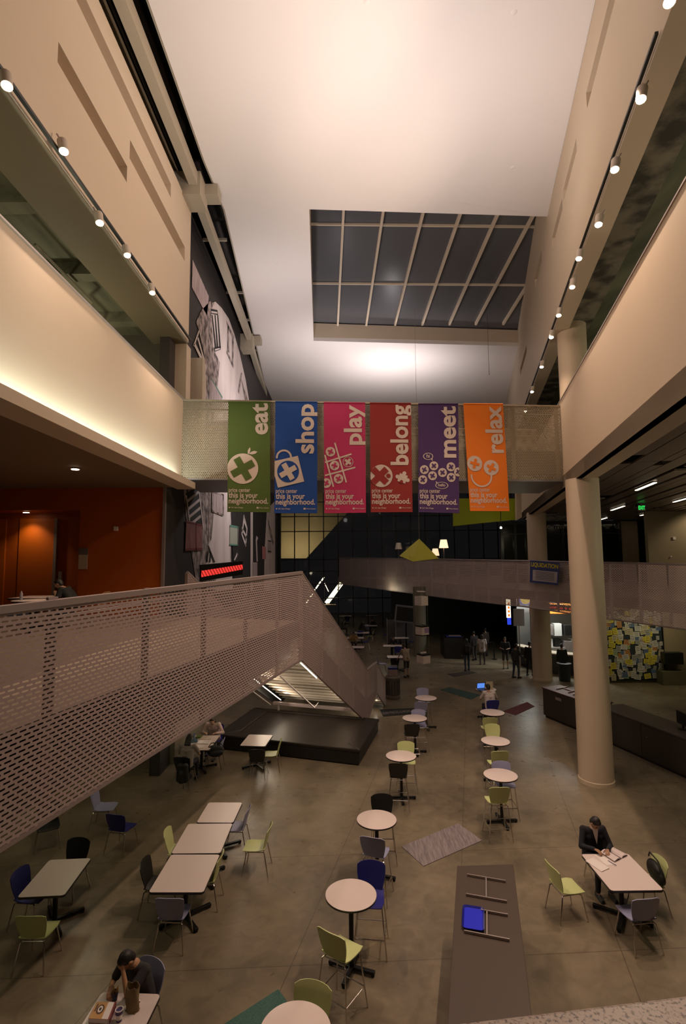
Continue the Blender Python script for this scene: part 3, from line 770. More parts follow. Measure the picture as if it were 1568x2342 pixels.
for name, q in BQ.items():
    pp = []
    for px, py in q:
        xx = (px - 784) / 1190 * 15.8; Y = BA.y + (xx - BA.x) * BDv.y / BDv.x - 0.10
        pp.append(D(px, py, Y))
    pp = [p for p in pp]
    root = thing('hanging_banner', desc[name] + ', hanging on the footbridge', 'banner', tuple(pp[0]), 0, 'banners on the footbridge')
    HW = 2.63
    ph = random.uniform(0, 6)
    def F(u, v, off=0.0):
        u = min(1.0, max(0.0, u)); vv = v / HW
        p = bil(pp, u, vv, 0)
        wv = 0.007 * math.sin(u * 5 + vv * 7 + ph) * min(1, vv * 2)
        return loc(root, p + np.array([0, wv - off, 0]))
    bm_ = mat('banner_' + name, BCOL[name], 0.75)
    mb = MB(); mb.grid([[F(i / 12, HW * j / 24) for j in range(25)] for i in range(13)], 0.006, -1); mb.build('cloth', bm_, root, smooth='auto')
    mb = MB(); mb.tube([F(0, 0, .01), F(1, 0, .01)], .02, 6); mb.tube([F(0, HW, .01), F(1, HW, .01)], .014, 6); mb.build('hem_rod', bm_, root)
    def poly(mb, pts, off):
        # subdivide by fan so that it follows the cloth
        mb.slab([F(x, y, off) for x, y in pts], (0, 0.002, 0))
    # word
    WD = dict(eat=(.935, .79, .03), shop=(.905, 1.235, .05), play=(.90, 1.02, .05), belong=(.905, 1.51, .04), meet=(.92, 1.315, .06), relax=(.93, 1.22, .05))[name]
    mb = MB(); add_text(mb, name, lambda a, c: F(WD[0] - c, WD[1] - a, .020), WD[1] - WD[2], .315, 0.028); mb.build('word', CREAM, root)
    for nm_, tx_, u_, v_, ln_, xh_, bo_ in (('small_heading', 'price center', .03, 2.165, .50, .075, .012), ('slogan_line', 'this is your', .03, 2.30, .68, .095, .022), ('slogan_line', 'neighborhood.', .03, 2.435, .92, .095, .022), ('credit_line', 'UC San Diego', .09, 2.55, .28, None, .01), ('credit_line', 'Price Center', .75, 2.55, .22, None, .01)):
        mb = MB(); add_text(mb, tx_, lambda a, c: F(u_ + a, v_ - c, .014), ln_, xh_, bo_); mb.build(nm_, CREAM, root)
    for t_ in (.12, .88):
        mb = MB(); mb.slab([F(t_ - .03, .0, .0), F(t_ + .03, .0, .0), F(t_ + .03, .04, .0), F(t_ - .03, .04, .0)], (0, .13, 0)); mb.build('hanging_strap', bm_, root)
    mb = MB(); poly(mb, [(.03, 2.52), (.05, 2.56), (.07, 2.52)], .014); mb.build('small_logo', CREAM, root)
    mb = MB(); poly(mb, [(.68, 2.515), (.68, 2.555), (.73, 2.555), (.73, 2.515)], .014); mb.build('small_logo', CREAM, root)
    # emblem: cream shapes then shapes in the banner colour on top
    cr = MB(); fg = MB(); c2 = MB()
    def disc(c, r, a=45, k=.62, h=.17):
        d_ = MB(); poly(d_, circ(c, r), .018); d_.build('emblem_disc', CREAM, root)
        d_ = MB()
        for g in cross_polys(c, r * k, r * h, a): poly(d_, g, .030)
        d_.build('emblem_cross', bm_, root)
    if name == 'eat':
        poly(cr, circ((.355, 1.61), .365), .018)
        for g in cross_polys((.355, 1.61), .29, .085, -30): poly(fg, g, .030)
        poly(cr, [(.47, 1.26), (.47, 1.18), (.50, 1.12), (.53, 1.10), (.535, 1.16), (.51, 1.24)], .018)
        poly(cr, [(.50, 1.255), (.54, 1.21), (.62, 1.18), (.70, 1.20), (.66, 1.245), (.58, 1.27)], .018)
    elif name == 'shop':
        poly(cr, [(0.0, 1.417), (.08, 1.40), (.54, 1.29), (.695, 1.897), (.08, 2.046), (0.0, 1.75)], .018)
        for g in ring_strip((.215, 1.33), .165, .022, 172, 368): poly(cr, g, .018)
        poly(fg, circ((.315, 1.665), .255), .030)
        for g in cross_polys((.315, 1.665), .21, .062, -30): poly(c2, g, .042)
    elif name == 'play':
        def ln(a, b, h=.019):
            d = math.hypot(b[0] - a[0], b[1] - a[1]); nx_, ny_ = -(b[1] - a[1]) / d * h, (b[0] - a[0]) / d * h
            poly(cr, [(a[0] + nx_, a[1] + ny_), (b[0] + nx_, b[1] + ny_), (b[0] - nx_, b[1] - ny_), (a[0] - nx_, a[1] - ny_)], .018)
        ln((.26, .97), (.53, 1.92)); ln((.02, 1.26), (.22, 2.02)); ln((.02, 1.44), (.66, 1.24)); ln((0.02, 1.75), (.75, 1.56))
        for c in ((.155, 1.185), (.25, 1.515), (.345, 1.83), (.05, 1.93)): disc(c, .115, 30 if c[0] != .25 else 15)
        for g in cross_polys((.575, 1.43), .088, .028, 35): poly(cr, g, .018)
        for g in ring_strip((.575, 1.43), .12, .006, 0, 360): poly(cr, g, .018)
    elif name == 'belong':
        poly(cr, circ((.26, 1.77), .27), .018)
        for g in cross_polys((.22, 1.77), .235, .075, 45): poly(fg, g, .030)
        for k in range(4): poly(fg, rot2([(-.055, -.014), (.055, -.014), (.055, .014), (-.055, .014)], (.43, 1.77), 45 * k), .030)
        poly(cr, rot2([(-.10, -.10), (.10, -.10), (.10, .10), (-.10, .10)], (.77, 1.83), 20), .018)
        for k in (0, 90, 180, 270):
            c = rot2([(.13, 0)], (.77, 1.83), 20 + k)[0]
            if k in (0, 180, 270): poly(cr, circ(c, .048, 16), .018)
            else: poly(fg, circ(rot2([(.085, 0)], (.77, 1.83), 20 + k)[0], .04, 16), .030)
    elif name == 'meet':
        for i, c in enumerate([(.145, 1.61), (.38, 1.515), (.345, 1.755), (.105, 1.855), (.59, 1.675), (.80, 1.535), (.805, 1.79), (.985, 1.655)]):
            disc(c, .108, 45 + (i * 17) % 30 - 15)
        for g in ring_strip((.24, 1.285), .115, .010, 0, 360, e=.68): poly(cr, g, .018)
        for g in ring_strip((.57, 1.985), .15, .010, 0, 360, e=.52): poly(cr, g, .018)
        add_text(cr, 'hi', lambda a, c: F(.20 + a, 1.315 - c, .014), .08, None, .02)
        add_text(cr, 'hello', lambda a, c: F(.48 + a, 2.005 - c, .014), .18, None, .02)
        poly(cr, [(.30, 1.35), (.35, 1.40), (.345, 1.33)], .018); poly(cr, [(.44, 1.95), (.42, 1.88), (.48, 1.925)], .018)
    else:
        disc((.19, 1.48), .19, 15); disc((.60, 1.58), .19, 30)
        for g in ring_strip((.34, 1.79), .25, .020, -10, 190): poly(cr, g, .018)
    if cr.v: cr.build('emblem', CREAM, root)
    if fg.v: fg.build('emblem_cutout', bm_, root)
    if c2.v: c2.build('emblem_cross', CREAM, root)

# ------------------------------------------------------------------ mural painted on the charcoal wall
WHT = noise_ramp_mat('mural_chalk', (0.62, 0.52, 0.49), (0.74, 0.64, 0.60), 0.35, 0.6, 1.2, (1, 1, .3))
SPK = noise_ramp_mat('mural_charcoal_rub', (0.06, 0.045, 0.042), (0.48, 0.38, 0.35), 0.36, 0.62, 3.2, (1, 1, 1), detail=10)
DRK = mat('mural_black', (0.022, 0.018, 0.017), 0.75)
LNE = noise_ramp_mat('mural_striped', (0.30, 0.22, 0.22), (0.62, 0.50, 0.49), 0.42, 0.55, 14, (1, 5, .12))
PNK = noise_ramp_mat('mural_red_hatch', (0.20, 0.055, 0.05), (0.42, 0.20, 0.18), 0.42, 0.6, 12, (1, 4, .15))
GRN = mat('mural_green_line', (0.12, 0.30, 0.22), 0.7)
mural = thing('painted_mural', 'tall black and white chalk-style mural of leaning buildings on the left wall', 'mural', (-5.25, 30, 0))
def mpoly(name, pts, m, off=0.02, sx=1.0):
    g = []
    for px, py in pts:
        p = PL(px, py, (-5.25 + off, 0, 0), 0); g.append(loc(mural, p))
    mb = MB(); mb.slab(g, (-0.004, 0, 0)); return mb.build(name, m, mural)
def c6(x, y): return (400 + x * .205, 450 + y * .205)
def c3(x, y): return (370 + x * .185, 1090 + y * .185)
def m6(name, pts, m, off=.02): return mpoly(name, [c6(*p) for p in pts], m, off)
def m3(name, pts, m, off=.02): return mpoly(name, [c3(*p) for p in pts], m, off)
m6('white_tower', [(390, 1200), (450, 1170), (520, 1240), (600, 1360), (660, 1530), (720, 1740), (790, 2050), (835, 2330), (860, 2500), (400, 2500), (420, 2000), (400, 1500)], WHT)
m6('rubbed_shade', [(235, 1400), (300, 1260), (390, 1165), (440, 1190), (400, 1260), (430, 1700), (500, 1850), (430, 2500), (300, 2500), (320, 2060), (350, 1890), (270, 1500)], SPK, .03)
m6('hatched_shaft', [(196, 700), (376, 1110), (372, 1180), (358, 1330), (190, 1010)], LNE, .03)
for pts in ([(400, 1250), (475, 1265), (480, 1320), (405, 1305)], [(436, 1685), (512, 1670), (508, 1705), (442, 1730)]): m6('window_head', pts, DRK, .04)
for pts in ([(405, 1275), (470, 1285), (472, 1305), (408, 1295)], [(446, 1700), (500, 1688), (498, 1700), (448, 1718)]): m6('window_sill', pts, WHT, .05)
for x0, x1 in ((412, 436), (445, 458), (475, 486)): m6('window_jamb', [(x0, 1320), (x0 + 8, 1320), (x1 + 26, 1680), (x1 + 12, 1690)], DRK, .04)
for pts in ([(575, 1385), (660, 1560), (655, 1600), (580, 1430)], [(575, 1740), (582, 1720), (655, 1880), (652, 1915)], [(590, 1440), (600, 1460), (605, 1740), (585, 1730)], [(640, 1570), (655, 1590), (650, 1880), (640, 1860)]): m6('leaning_frame', pts, SPK, .04)
for pts in ([(265, 1490), (275, 1500), (215, 1670), (205, 1660)], [(205, 1640), (230, 1640), (350, 1880), (340, 1930)], [(350, 1880), (358, 1895), (325, 2030), (312, 2030)], [(250, 1580), (262, 1570), (335, 1830), (322, 1840)]): m6('roof_outline', pts, WHT, .045)
m6('green_edged_block', [(405, 2040), (520, 2230), (530, 2400), (405, 2400)], LNE, .04); m6('green_edge', [(405, 2030), (412, 2030), (530, 2230), (530, 2255)], GRN, .05)
for pts in ([(740, 1960), (750, 1970), (715, 2200), (703, 2170)], [(740, 2030), (790, 2200), (825, 2300), (790, 2300)]): m6('leaning_frame', pts, SPK, .04)
m3('rubbed_shade', [(260, 60), (480, 150), (620, 160), (640, 470), (600, 800), (560, 870), (540, 1400), (440, 1400), (365, 930), (300, 500)], SPK)
m3('white_tower', [(600, 150), (860, 150), (850, 1000), (880, 1400), (470, 1400), (560, 1000), (560, 870), (610, 780), (640, 470)], WHT, .025)
m3('dark_block', [(850, 440), (1095, 440), (1095, 1400), (900, 1400), (880, 1000)], DRK, .03)
m3('light_strip', [(1095, 300), (1125, 300), (1125, 1400), (1095, 1400)], WHT, .03)
m3('dark_block', [(1125, 300), (1300, 300), (1280, 700), (1260, 1400), (1125, 1400)], DRK, .03)
m3('white_tower', [(1300, 400), (1400, 300), (1400, 1400), (1262, 1400), (1270, 900)], WHT, .035)
m3('dark_block', [(1300, 480), (1320, 540), (1380, 800), (1375, 860), (1330, 700)], SPK, .045)
m3('dark_block', [(295, 210), (430, 140), (470, 190), (515, 640), (440, 560), (345, 545)], DRK, .03)
for k in range(4):
    y = 230 + k * 100
    m3('stair_stripe', [(310 + k * 8, y + 60), (455 + k * 8, y - 60), (460 + k * 8, y - 25), (316 + k * 8, y + 95)], WHT, .04)
m3('stair_stripe', [(455, 190), (470, 190), (520, 640), (508, 650)], WHT, .045); m3('stair_stripe', [(295, 230), (308, 230), (350, 540), (338, 545)], WHT, .045)
m3('red_hatched_panel', [(302, 545), (500, 590), (498, 905), (290, 915)], PNK, .05)
for pts in ([(300, 545), (502, 590), (502, 612), (300, 570)], [(290, 890), (500, 880), (498, 910), (288, 920)], [(422, 575), (432, 575), (430, 905), (420, 905)]): m3('red_edge', pts, mat('mural_red', (0.20, 0.03, 0.03), 0.7), .06)
m3('framed_window', [(625, 190), (765, 225), (760, 480), (625, 425)], LNE, .05)
for pts in ([(620, 415), (765, 470), (760, 490), (620, 435)], [(620, 180), (765, 215), (765, 235), (620, 200)], [(620, 180), (632, 185), (632, 430), (620, 425)], [(755, 220), (768, 225), (766, 480), (753, 475)]): m3('window_jamb', pts, SPK, .06)
m3('green_edged_panel', [(842, 600), (945, 620), (940, 850), (840, 845)], mat('mural_pale_green', (0.40, 0.42, 0.33), 0.7), .05)
for pts in ([(842, 595), (947, 615), (947, 640), (842, 620)], [(838, 830), (942, 838), (942, 855), (838, 850)]): m3('green_edge', pts, GRN, .06)
for pts in ([(1015, 470), (1058, 640), (1040, 870), (1030, 860), (1045, 650), (1012, 560)], [(990, 620), (1050, 740), (1045, 770), (990, 660)], [(985, 680), (1040, 830), (1035, 870), (985, 720)], [(1012, 470), (990, 700), (1000, 700), (1022, 500)]): m3('white_stroke', pts, WHT, .05)
for pts in ([(565, 850), (580, 850), (660, 1060), (640, 1060)], [(575, 880), (590, 900), (565, 1060), (550, 1060)], [(600, 930), (612, 950), (600, 1060), (585, 1060)]): m3('dark_stroke', pts, DRK, .05)
for pts in ([(930, 940), (942, 960), (900, 1040), (892, 1030)], [(1170, 730), (1190, 760), (1175, 800), (1185, 1050), (1170, 1050), (1160, 780)]): m3('white_stroke', pts, WHT, .05)
m3('pink_panel', [(1240, 860), (1285, 870), (1285, 1020), (1240, 1020)], mat('mural_pink', (0.55, 0.22, 0.22), 0.7), .06)
m3('framed_window', [(1315, 785), (1350, 795), (1350, 930), (1315, 925)], LNE, .06)
for y in (785, 915): m3('window_head', [(1312, y), (1352, y + 8), (1352, y + 22), (1312, y + 14)], DRK, .065)
for x in range(500, 660, 22): m3('dark_stroke', [(x, 1270), (x + 8, 1268), (x + 8, 1330), (x, 1330)], DRK, .05)
m3('grey_block', [(1122, 1060), (1180, 1060), (1180, 1260), (1122, 1260)], LNE, .05)

# LED ticker hung in front of the mural
led = thing('led_ticker', 'black-framed red LED ticker board hanging before the mural', 'sign', tuple(D(459, 1292, 17.2)))
lp = [D(459, 1292, 17.2), D(555, 1283, 19.0), D(555, 1314, 19.0), D(459, 1330, 17.2)]
mb = MB(); g = [loc(led, p) for p in lp]; mb.slab([g[0], g[3], g[2], g[1]], (-.08, .14, 0)); mb.build('case', BLACKM, led)
LEDM = bpy.data.materials.new('led_red'); LEDM.use_nodes = True
nt = LEDM.node_tree; b = nt.nodes['Principled BSDF']; tc = nt.nodes.new('ShaderNodeTexCoord'); wv = nt.nodes.new('ShaderNodeTexWave'); wv.inputs['Scale'].default_value = 3.2; wv.wave_type = 'BANDS'; wv.bands_direction = 'DIAGONAL'
mx = nt.nodes.new('ShaderNodeMapRange'); mx.inputs[3].default_value = .25; mx.inputs[4].default_value = 1.1
nt.links.new(tc.outputs['Object'], wv.inputs[0]); nt.links.new(wv.outputs['Fac'], mx.inputs[0]); nt.links.new(mx.outputs[0], b.inputs['Emission Strength'])
b.inputs['Emission Color'].default_value = (1, .05, .04, 1); b.inputs['Base Color'].default_value = (.1, .0, .0, 1)
def lbil(u, v): p = lp[0] * (1 - u) * (1 - v) + lp[1] * u * (1 - v) + lp[2] * u * v + lp[3] * (1 - u) * v; return loc(led, p + np.array([.012, -.02, 0]))
mb = MB(); mb.slab([lbil(.01, .36), lbil(.01, .74), lbil(.99, .62), lbil(.99, .26)], (-.008, .01, 0)); mb.build('led_row', LEDM, led)
mb = MB(); mb.tube([lbil(.15, 0), (lbil(.15, 0)[0], lbil(.15, 0)[1], lbil(.15, 0)[2] + 2.2)], .008, 6); mb.build('hanging_wire', METAL, led); mb = MB(); mb.tube([lbil(.85, 0), (lbil(.85, 0)[0], lbil(.85, 0)[1], lbil(.85, 0)[2] + 2.2)], .008, 6); mb.build('hanging_wire', METAL, led)

# ------------------------------------------------------------------ staircase
st = thing('staircase', 'metal stair with slotted side panels descending from the walkway, strips of light beneath', 'staircase', (0, 0, 0))
S1 = 6.15; S2 = 7.55; S3 = 8.9
def sp(s, n, z): q = LB1 + SD * s + SN * n; return (q[0], q[1], z)
for n_, nm in ((0.0, 'right'), (3.5, 'left')):
    prof = [(0, 3.5, 5.75), (S1, 0.12, 2.02), (S2, 0.85, 2.02), (S3, 0.0, 1.05)]
    if n_ > 1: prof = [(a, c - 1.1, c) for a, b, c in prof]
    panel_uv('side_panel', [sp(s, n_, b) for s, b, t in prof], [sp(s, n_, t) for s, b, t in prof], PERF, st)
    mb = MB(); mb.tube([sp(s, n_ + .03, t) for s, b, t in prof], 0.045, 6); mb.build('hand_rail', RAIL, st)
    mb = MB(); mb.tube([sp(s, n_ + .03, b) for s, b, t in prof], 0.03, 6); mb.build('bottom_rail', RAIL, st)
    # solid stringer
    mb = MB(); g = [sp(0, n_ + .08, 4.45), sp(0, n_ + .08, 3.55 if n_ < 1 else 3.95), sp(S1, n_ + .08, .17 if n_ < 1 else .42), sp(S2, n_ + .08, .84), sp(S2, n_ + .08, .95), sp(S1, n_ + .08, .97)]
    mb.slab(g, (.03, 0, 0)); mb.build('stringer', BLACKM, st)
    for s in (0.02, 1.5, 3.0, 4.5, S1, S2, S3 - .05):
        i = 0 if s <= S1 else (1 if s <= S2 else 2)
        a, b = prof[i], prof[i + 1]; t = (s - a[0]) / (b[0] - a[0]); zb = a[1] + t * (b[1] - a[1]); zt = a[2] + t * (b[2] - a[2])
        mb = MB(); mb.box(sp(s, n_ + .05, (zb + zt) / 2), (0.09, 0.06, zt - zb), rz=-R(18.4)); mb.build('post', RAIL, st)
NS = 21
mb = MB()
prf = []
for k in range(NS):
    s = k * S1 / NS; z = 4.5 - (k + 1) * (3.55 / NS)
    mb.slab([sp(s, .1, z), sp(s + S1 / NS + .02, .1, z), sp(s + S1 / NS + .02, 3.4, z), sp(s, 3.4, z)], (0, 0, -.03))
    mb.slab([sp(s + S1 / NS, .1, z), sp(s + S1 / NS, .1, z - 3.55 / NS), sp(s + S1 / NS, 3.4, z - 3.55 / NS), sp(s + S1 / NS, 3.4, z)], (SD[0] * .02, SD[1] * .02, 0))
    mb.slab([sp(s + S1 / NS - .07, .1, z - 3.55 / NS), sp(s + S1 / NS + .01, .1, z - 3.55 / NS), sp(s + S1 / NS + .01, 3.4, z - 3.55 / NS), sp(s + S1 / NS - .07, 3.4, z - 3.55 / NS)], (0, 0, .035))
mb.build('flight', TREAD, st)
mb = MB(); mb.slab([sp(S1, .1, .95), sp(S2, .1, .95), sp(S2, 3.4, .95), sp(S1, 3.4, .95)], (0, 0, -.08)); mb.build('landing', TREAD, st)
mb = MB()
for k in range(5):
    s = S2 + k * .28; z = .95 - (k + 1) * .158
    mb.slab([sp(s, .1, z), sp(s + .3, .1, z), sp(s + .3, 3.4, z), sp(s, 3.4, z)], (0, 0, -.03))
mb.build('lower_flight', TREAD, st)
mb = MB(); bar(mb, sp(S1 - .6, 0, .72), sp(S1 - .6, 3.5, .72), .12, .1); mb.build('cross_beam', RAIL, st)
for n_ in (.1, 3.3):
    mb = MB(); mb.tube([sp(S1 - .6 + (.5 if n_ < 1 else 0), n_, 0), sp(S1 - .6 + (.5 if n_ < 1 else 0), n_, .75)], .05, 10); mb.build('post_leg', RAIL, st)
mb = MB(); mb.tube([D(640, 1546, 17.0), D(718, 1618, 18.0)], .025, 8); mb.tube([D(718, 1618, 18.0), D(727, 1607, 18.3)], .015, 6); mb.build('brace_rod', METAL, st)
mb = MB(); mb.tube([D(578, 1582, 18.2), D(618, 1612, 19.0)], .025, 8); mb.build('brace_rod', METAL, st)
LEDW = mat('strip_light', (1, 1, 1), .5, emit=(1.0, .86, .68), estr=9)
def under(s): return 4.5 - s * 3.55 / S1 - .42
def pbot(s): return 3.5 - s * 3.38 / S1
mb = MB(); mb.tube([sp(.15, .10, pbot(.15) - .03), sp(1.3, .10, pbot(1.3) - .03)], .014, 6); mb.build('light_strip', LEDW, st)
for n_, s0, s1 in ((3.25, .8, S1 - .5),):
    mb = MB()
    mb.tube([sp(s0, n_, under(s0)), sp(s1, n_, under(s1))], .012, 6); mb.build('light_strip', LEDW, st)
for n_, pw in ((.30, 20), (3.2, 26)):
    for s in (1.6, 3.2, 4.8):
        light('stair_strip_glow', 'AREA', sp(s, n_, under(s) - .04), pw, (1, .84, .66), (sp(s, 1.7, under(s) + .9)), sx=.05, sy=1.5, along=(SD[0], SD[1], -.58))
mb = MB(); mb.tube([sp(S2 - .2, .3, .7), sp(S3 - .3, .3, .35)], .015, 6); mb.build('light_strip', LEDW, st)
light('stair_strip_glow', 'AREA', sp(S2 + .4, .6, .45), 5, (1, .84, .66), sp(S2 + .4, 1.2, 0), sx=.05, sy=1.0, along=(SD[0], SD[1], 0))

# ------------------------------------------------------------------ black padded platform
pf = thing('padded_platform', 'wide low black padded lounge platform under the stair', 'platform', (0, 0, 0))
oc = [np.array(p) for p in ((-4.18, 17.45), (.45, 15.95), (1.23, 18.95), (-3.44, 20.5))]
ctr = sum(oc) / 4
ic = [G(549, 1673, .45)[:2], G(794, 1701, .45)[:2], G(834, 1645, .45)[:2], G(612, 1627, .45)[:2]]
mb = MB(); mb.prism([tuple(ctr + (p - ctr) * .985) for p in oc], 0.02, .36); mb.build('base', mat('platform_side', (0.014, 0.012, 0.011), .5), pf, bev=.03)
for i in range(4):
    j = (i + 1) % 4; mb = MB(); mb.prism([tuple(oc[i]), tuple(oc[j]), tuple(ic[j]), tuple(ic[i])], .36, .47); mb.build('border_cushion', VINYL, pf, bev=.03)
mb = MB(); mb.prism([tuple(p) for p in ic], .30, .43); mb.build('centre_cushion', VINYL, pf, bev=.02)

# ------------------------------------------------------------------ chairs and stools (facing local +Y)
def shell_parts(zs, m, root):
    def wid(t): return 0.235 - 0.012 * t
    P = []                                   # seat
    for i in range(9):
        t = i / 8; y = 0.235 - 0.43 * t
        row = []
        for j in range(9):
            u = -1 + 2 * j / 8
            wd = 0.225 - 0.02 * t - (0.03 * (1 - min(1, t * 4)) if abs(u) > .9 else 0)
            z = zs - 0.022 * math.exp(-((t) / .12) ** 2) - 0.014 * math.sin(PI * t) + 0.012 * abs(u) ** 3 + 0.03 * max(0, t - .75) * 4 * .5
            row.append((u * wd, y, z))
        P.append(row)
    mb = MB(); mb.grid(P, 0.012, 1); seat = mb.build('seat', m, root, smooth='auto')
    Q = []
    for i in range(11):
        t = i / 10
        row = []
        for j in range(9):
            u = -1 + 2 * j / 8
            wd = 0.178 + 0.062 * math.sin(PI / 2 * min(1, t * 1.15)) - 0.010 * t
            z = zs + 0.018 + t * 0.385 - t * (0.022 * u * u + 0.022 * abs(u) ** 8)
            y = -0.195 - 0.02 * math.sin(PI * t) - 0.085 * t * t - 0.03 * t + 0.055 * u * u * (0.4 + 0.6 * t)
            row.append((u * wd, y, z))
        Q.append(row)
    mb = MB(); mb.grid(Q, 0.012, 1); mb.build('backrest', m, root, smooth='auto')
def make_chair(name, label, zs, m):
    t = thing(name, label, 'chair' if zs < .6 else 'bar stool')
    shell_parts(zs, m, t)
    sp_ = .235 if zs < .6 else .26
    for sx in (-1, 1):
        for sy in (-1, 1):
            top_ = (sx * .165, .13 if sy > 0 else -.17, zs - .03); k = (sx * .185, .16 if sy > 0 else -.19, zs - .045)
            bt = (sx * sp_, .235 if sy > 0 else -.27, 0.006)
            mb = MB(); mb.tube([top_, k, bt], [.011, .011, .010], 7); mb.build('leg', CHROME, t, smooth='auto')
    mb = MB()
    mb.tube([(-.165, .13, zs - .035), (.165, .13, zs - .035)], .009, 6); mb.tube([(-.165, -.17, zs - .035), (.165, -.17, zs - .035)], .009, 6)
    for sx in (-1, 1): mb.tube([(sx * .165, .13, zs - .035), (sx * .165, -.17, zs - .035)], .009, 6)
    mb.build('seat_frame', CHROME, t)
    if zs > .6:
        f = .30; r_ = (1 - f / zs)
        def at(sx, sy): a = Vector((sx * .185, .16 if sy > 0 else -.19, zs - .045)); b = Vector((sx * sp_, .235 if sy > 0 else -.27, .006)); return a.lerp(b, .62)
        mb = MB(); c = [at(-1, 1), at(1, 1), at(1, -1), at(-1, -1)]
        for i in range(4): mb.tube([c[i], c[(i + 1) % 4]], .008, 6)
        mb.build('footrest', CHROME, t)
    return t
COLM = dict(lime=LIME, lavender=LAV, navy=NAVY, black=BLACKP)
proto = {}
def put_chair(kind, col, p, ang, label, group):
    """ang = direction faced, degrees from +X"""
    zs = .45 if kind == 'chair' else .76
    name = 'cafe_chair' if kind == 'chair' else 'bar_stool'
    rz = R(ang - 90)
    if kind not in proto:
        t = make_chair(name, label, zs, COLM[col]); proto[kind] = (t, COLM[col]); t.location = (p[0], p[1], 0); t.rotation_euler = (0, 0, rz)
        t['group'] = group; return t
    src, sm = proto[kind]
    return dup(src, (p[0], p[1], 0), rz, label, group, (sm, COLM[col]) if sm != COLM[col] else None)

GC = 'plastic cafe chairs at the square tables'; GS = 'plastic bar stools at the round tables'
chairs = [
 ('navy', (38, 1989), -5, 'navy plastic chair left of the shaded table at the left edge'),
 ('black', (185, 1915), -97, 'black plastic chair at the far end of the shaded left table'),
 ('lime', (65, 2098), 90, 'green plastic chair at the near end of the shaded left table'),
 ('navy', (259, 1864), 76, 'navy plastic chair standing loose behind the shaded left table'),
 ('lavender', (209, 1806), 5, 'lavender plastic chair just below the slotted balustrade'),
 ('black', (112, 1830), -60, 'black plastic chair half hidden behind the slotted balustrade'),
 ('lime', (376, 1898), 3, 'lime plastic chair left of the middle table of the three in a row'),
 ('black', (324, 1967), 0, 'black plastic chair left of the nearest table of the row of three'),
 ('lavender', (384, 2057), 88, 'lavender plastic chair at the near end of the row of three tables'),
 ('lime', (511, 1952), 180, 'lime plastic chair tucked at the right of the nearest row table'),
 ('lavender', (573, 1846), 178, 'lavender plastic chair at the right of the farthest row table'),
 ('lime', (622, 1887), 178, 'lime plastic chair standing free right of the row of three tables'),
 ('black', (586, 1715), 88, 'black plastic chair in front of the small table by the platform'),
 ('lime', (645, 1692), 180, 'lime plastic chair right of the small table by the platform'),
 ('lavender', (514, 1689), 180, 'lavender plastic chair holding a black bag by the studying women'),
 ('lime', (1254, 1977), 10, 'lime plastic chair left of the suited reader\'s table'),
 ('lavender', (1482, 2058), 97, 'lavender plastic chair near end of the suited reader\'s table'),
 ('lime', (1516, 1963), 180, 'lime plastic chair right of the reader\'s table with a black bag on it'),
]
def from_back(q, z, ang): return G(*q, z) + .31 * np.array([math.cos(R(ang)), math.sin(R(ang)), 0])
for col, q, ang, lab in chairs: put_chair('chair', col, from_back(q, .845, ang), ang, lab, GC)
put_chair('chair', 'black', (4.80, 10.30), -93, 'dark chair under the man in the suit', GC)
PE = from_back((356, 2190), .845, -117)
put_chair('chair', 'lavender', PE, -117, 'pale lavender chair under the man eating at bottom left', GC)
put_chair('chair', 'black', (-4.33, 14.72), 82, 'black chair with a backpack hung on it at the women\'s table', GC)
put_chair('chair', 'navy', (-4.10, 17.0), -92, 'navy chair at the far side of the women\'s table', GC)
stools = [
 ('lavender', (849, 1917), 72, 'lavender stool with its back to us before the second round table'),
 ('navy', (849, 1967), -97, 'navy blue stool behind the nearest complete round table'),
 ('lime', (750, 2134), 55, 'lime stool in front of the nearest complete round table'),
 ('lime', (719, 2241), -105, 'lime stool behind the round table cut off at the bottom edge'),
 ('black', (872, 1815), -90, 'black stool behind the second round table from the front'),
 ('black', (910, 1747), 84, 'black stool before the third round table of the left-hand line'),
 ('lime', (927, 1695), -92, 'lime stool behind the third round table of the left-hand line'),
 ('black', (942, 1657), 88, 'black stool before the fourth round table of the left-hand line'),
 ('lavender', (955, 1622), -90, 'lavender stool behind the fourth round table of the left-hand line'),
 ('lavender', (963, 1606), 90, 'lavender stool before the farthest round table of the left-hand line'),
 ('lavender', (965, 1573), -90, 'lavender stool behind the farthest round table of the left-hand line'),
 ('navy', (1128, 1602), 95, 'navy stool under the person using a laptop'),
 ('lime', (1121, 1642), 88, 'lime stool before the farthest round table of the right-hand line'),
 ('lime', (1123, 1655), -88, 'lime stool behind the middle round table of the right-hand line'),
 ('lime', (1144, 1719), 92, 'lime stool before the middle round table of the right-hand line'),
 ('lavender', (1143, 1740), -90, 'lavender stool behind the nearest round table of the right-hand line'),
 ('lime', (1144, 1802), 92, 'lime stool before the nearest round table of the right-hand line'),
]
for col, q, ang, lab in stools: put_chair('stool', col, from_back(q, 1.155, ang), ang, lab, GS)

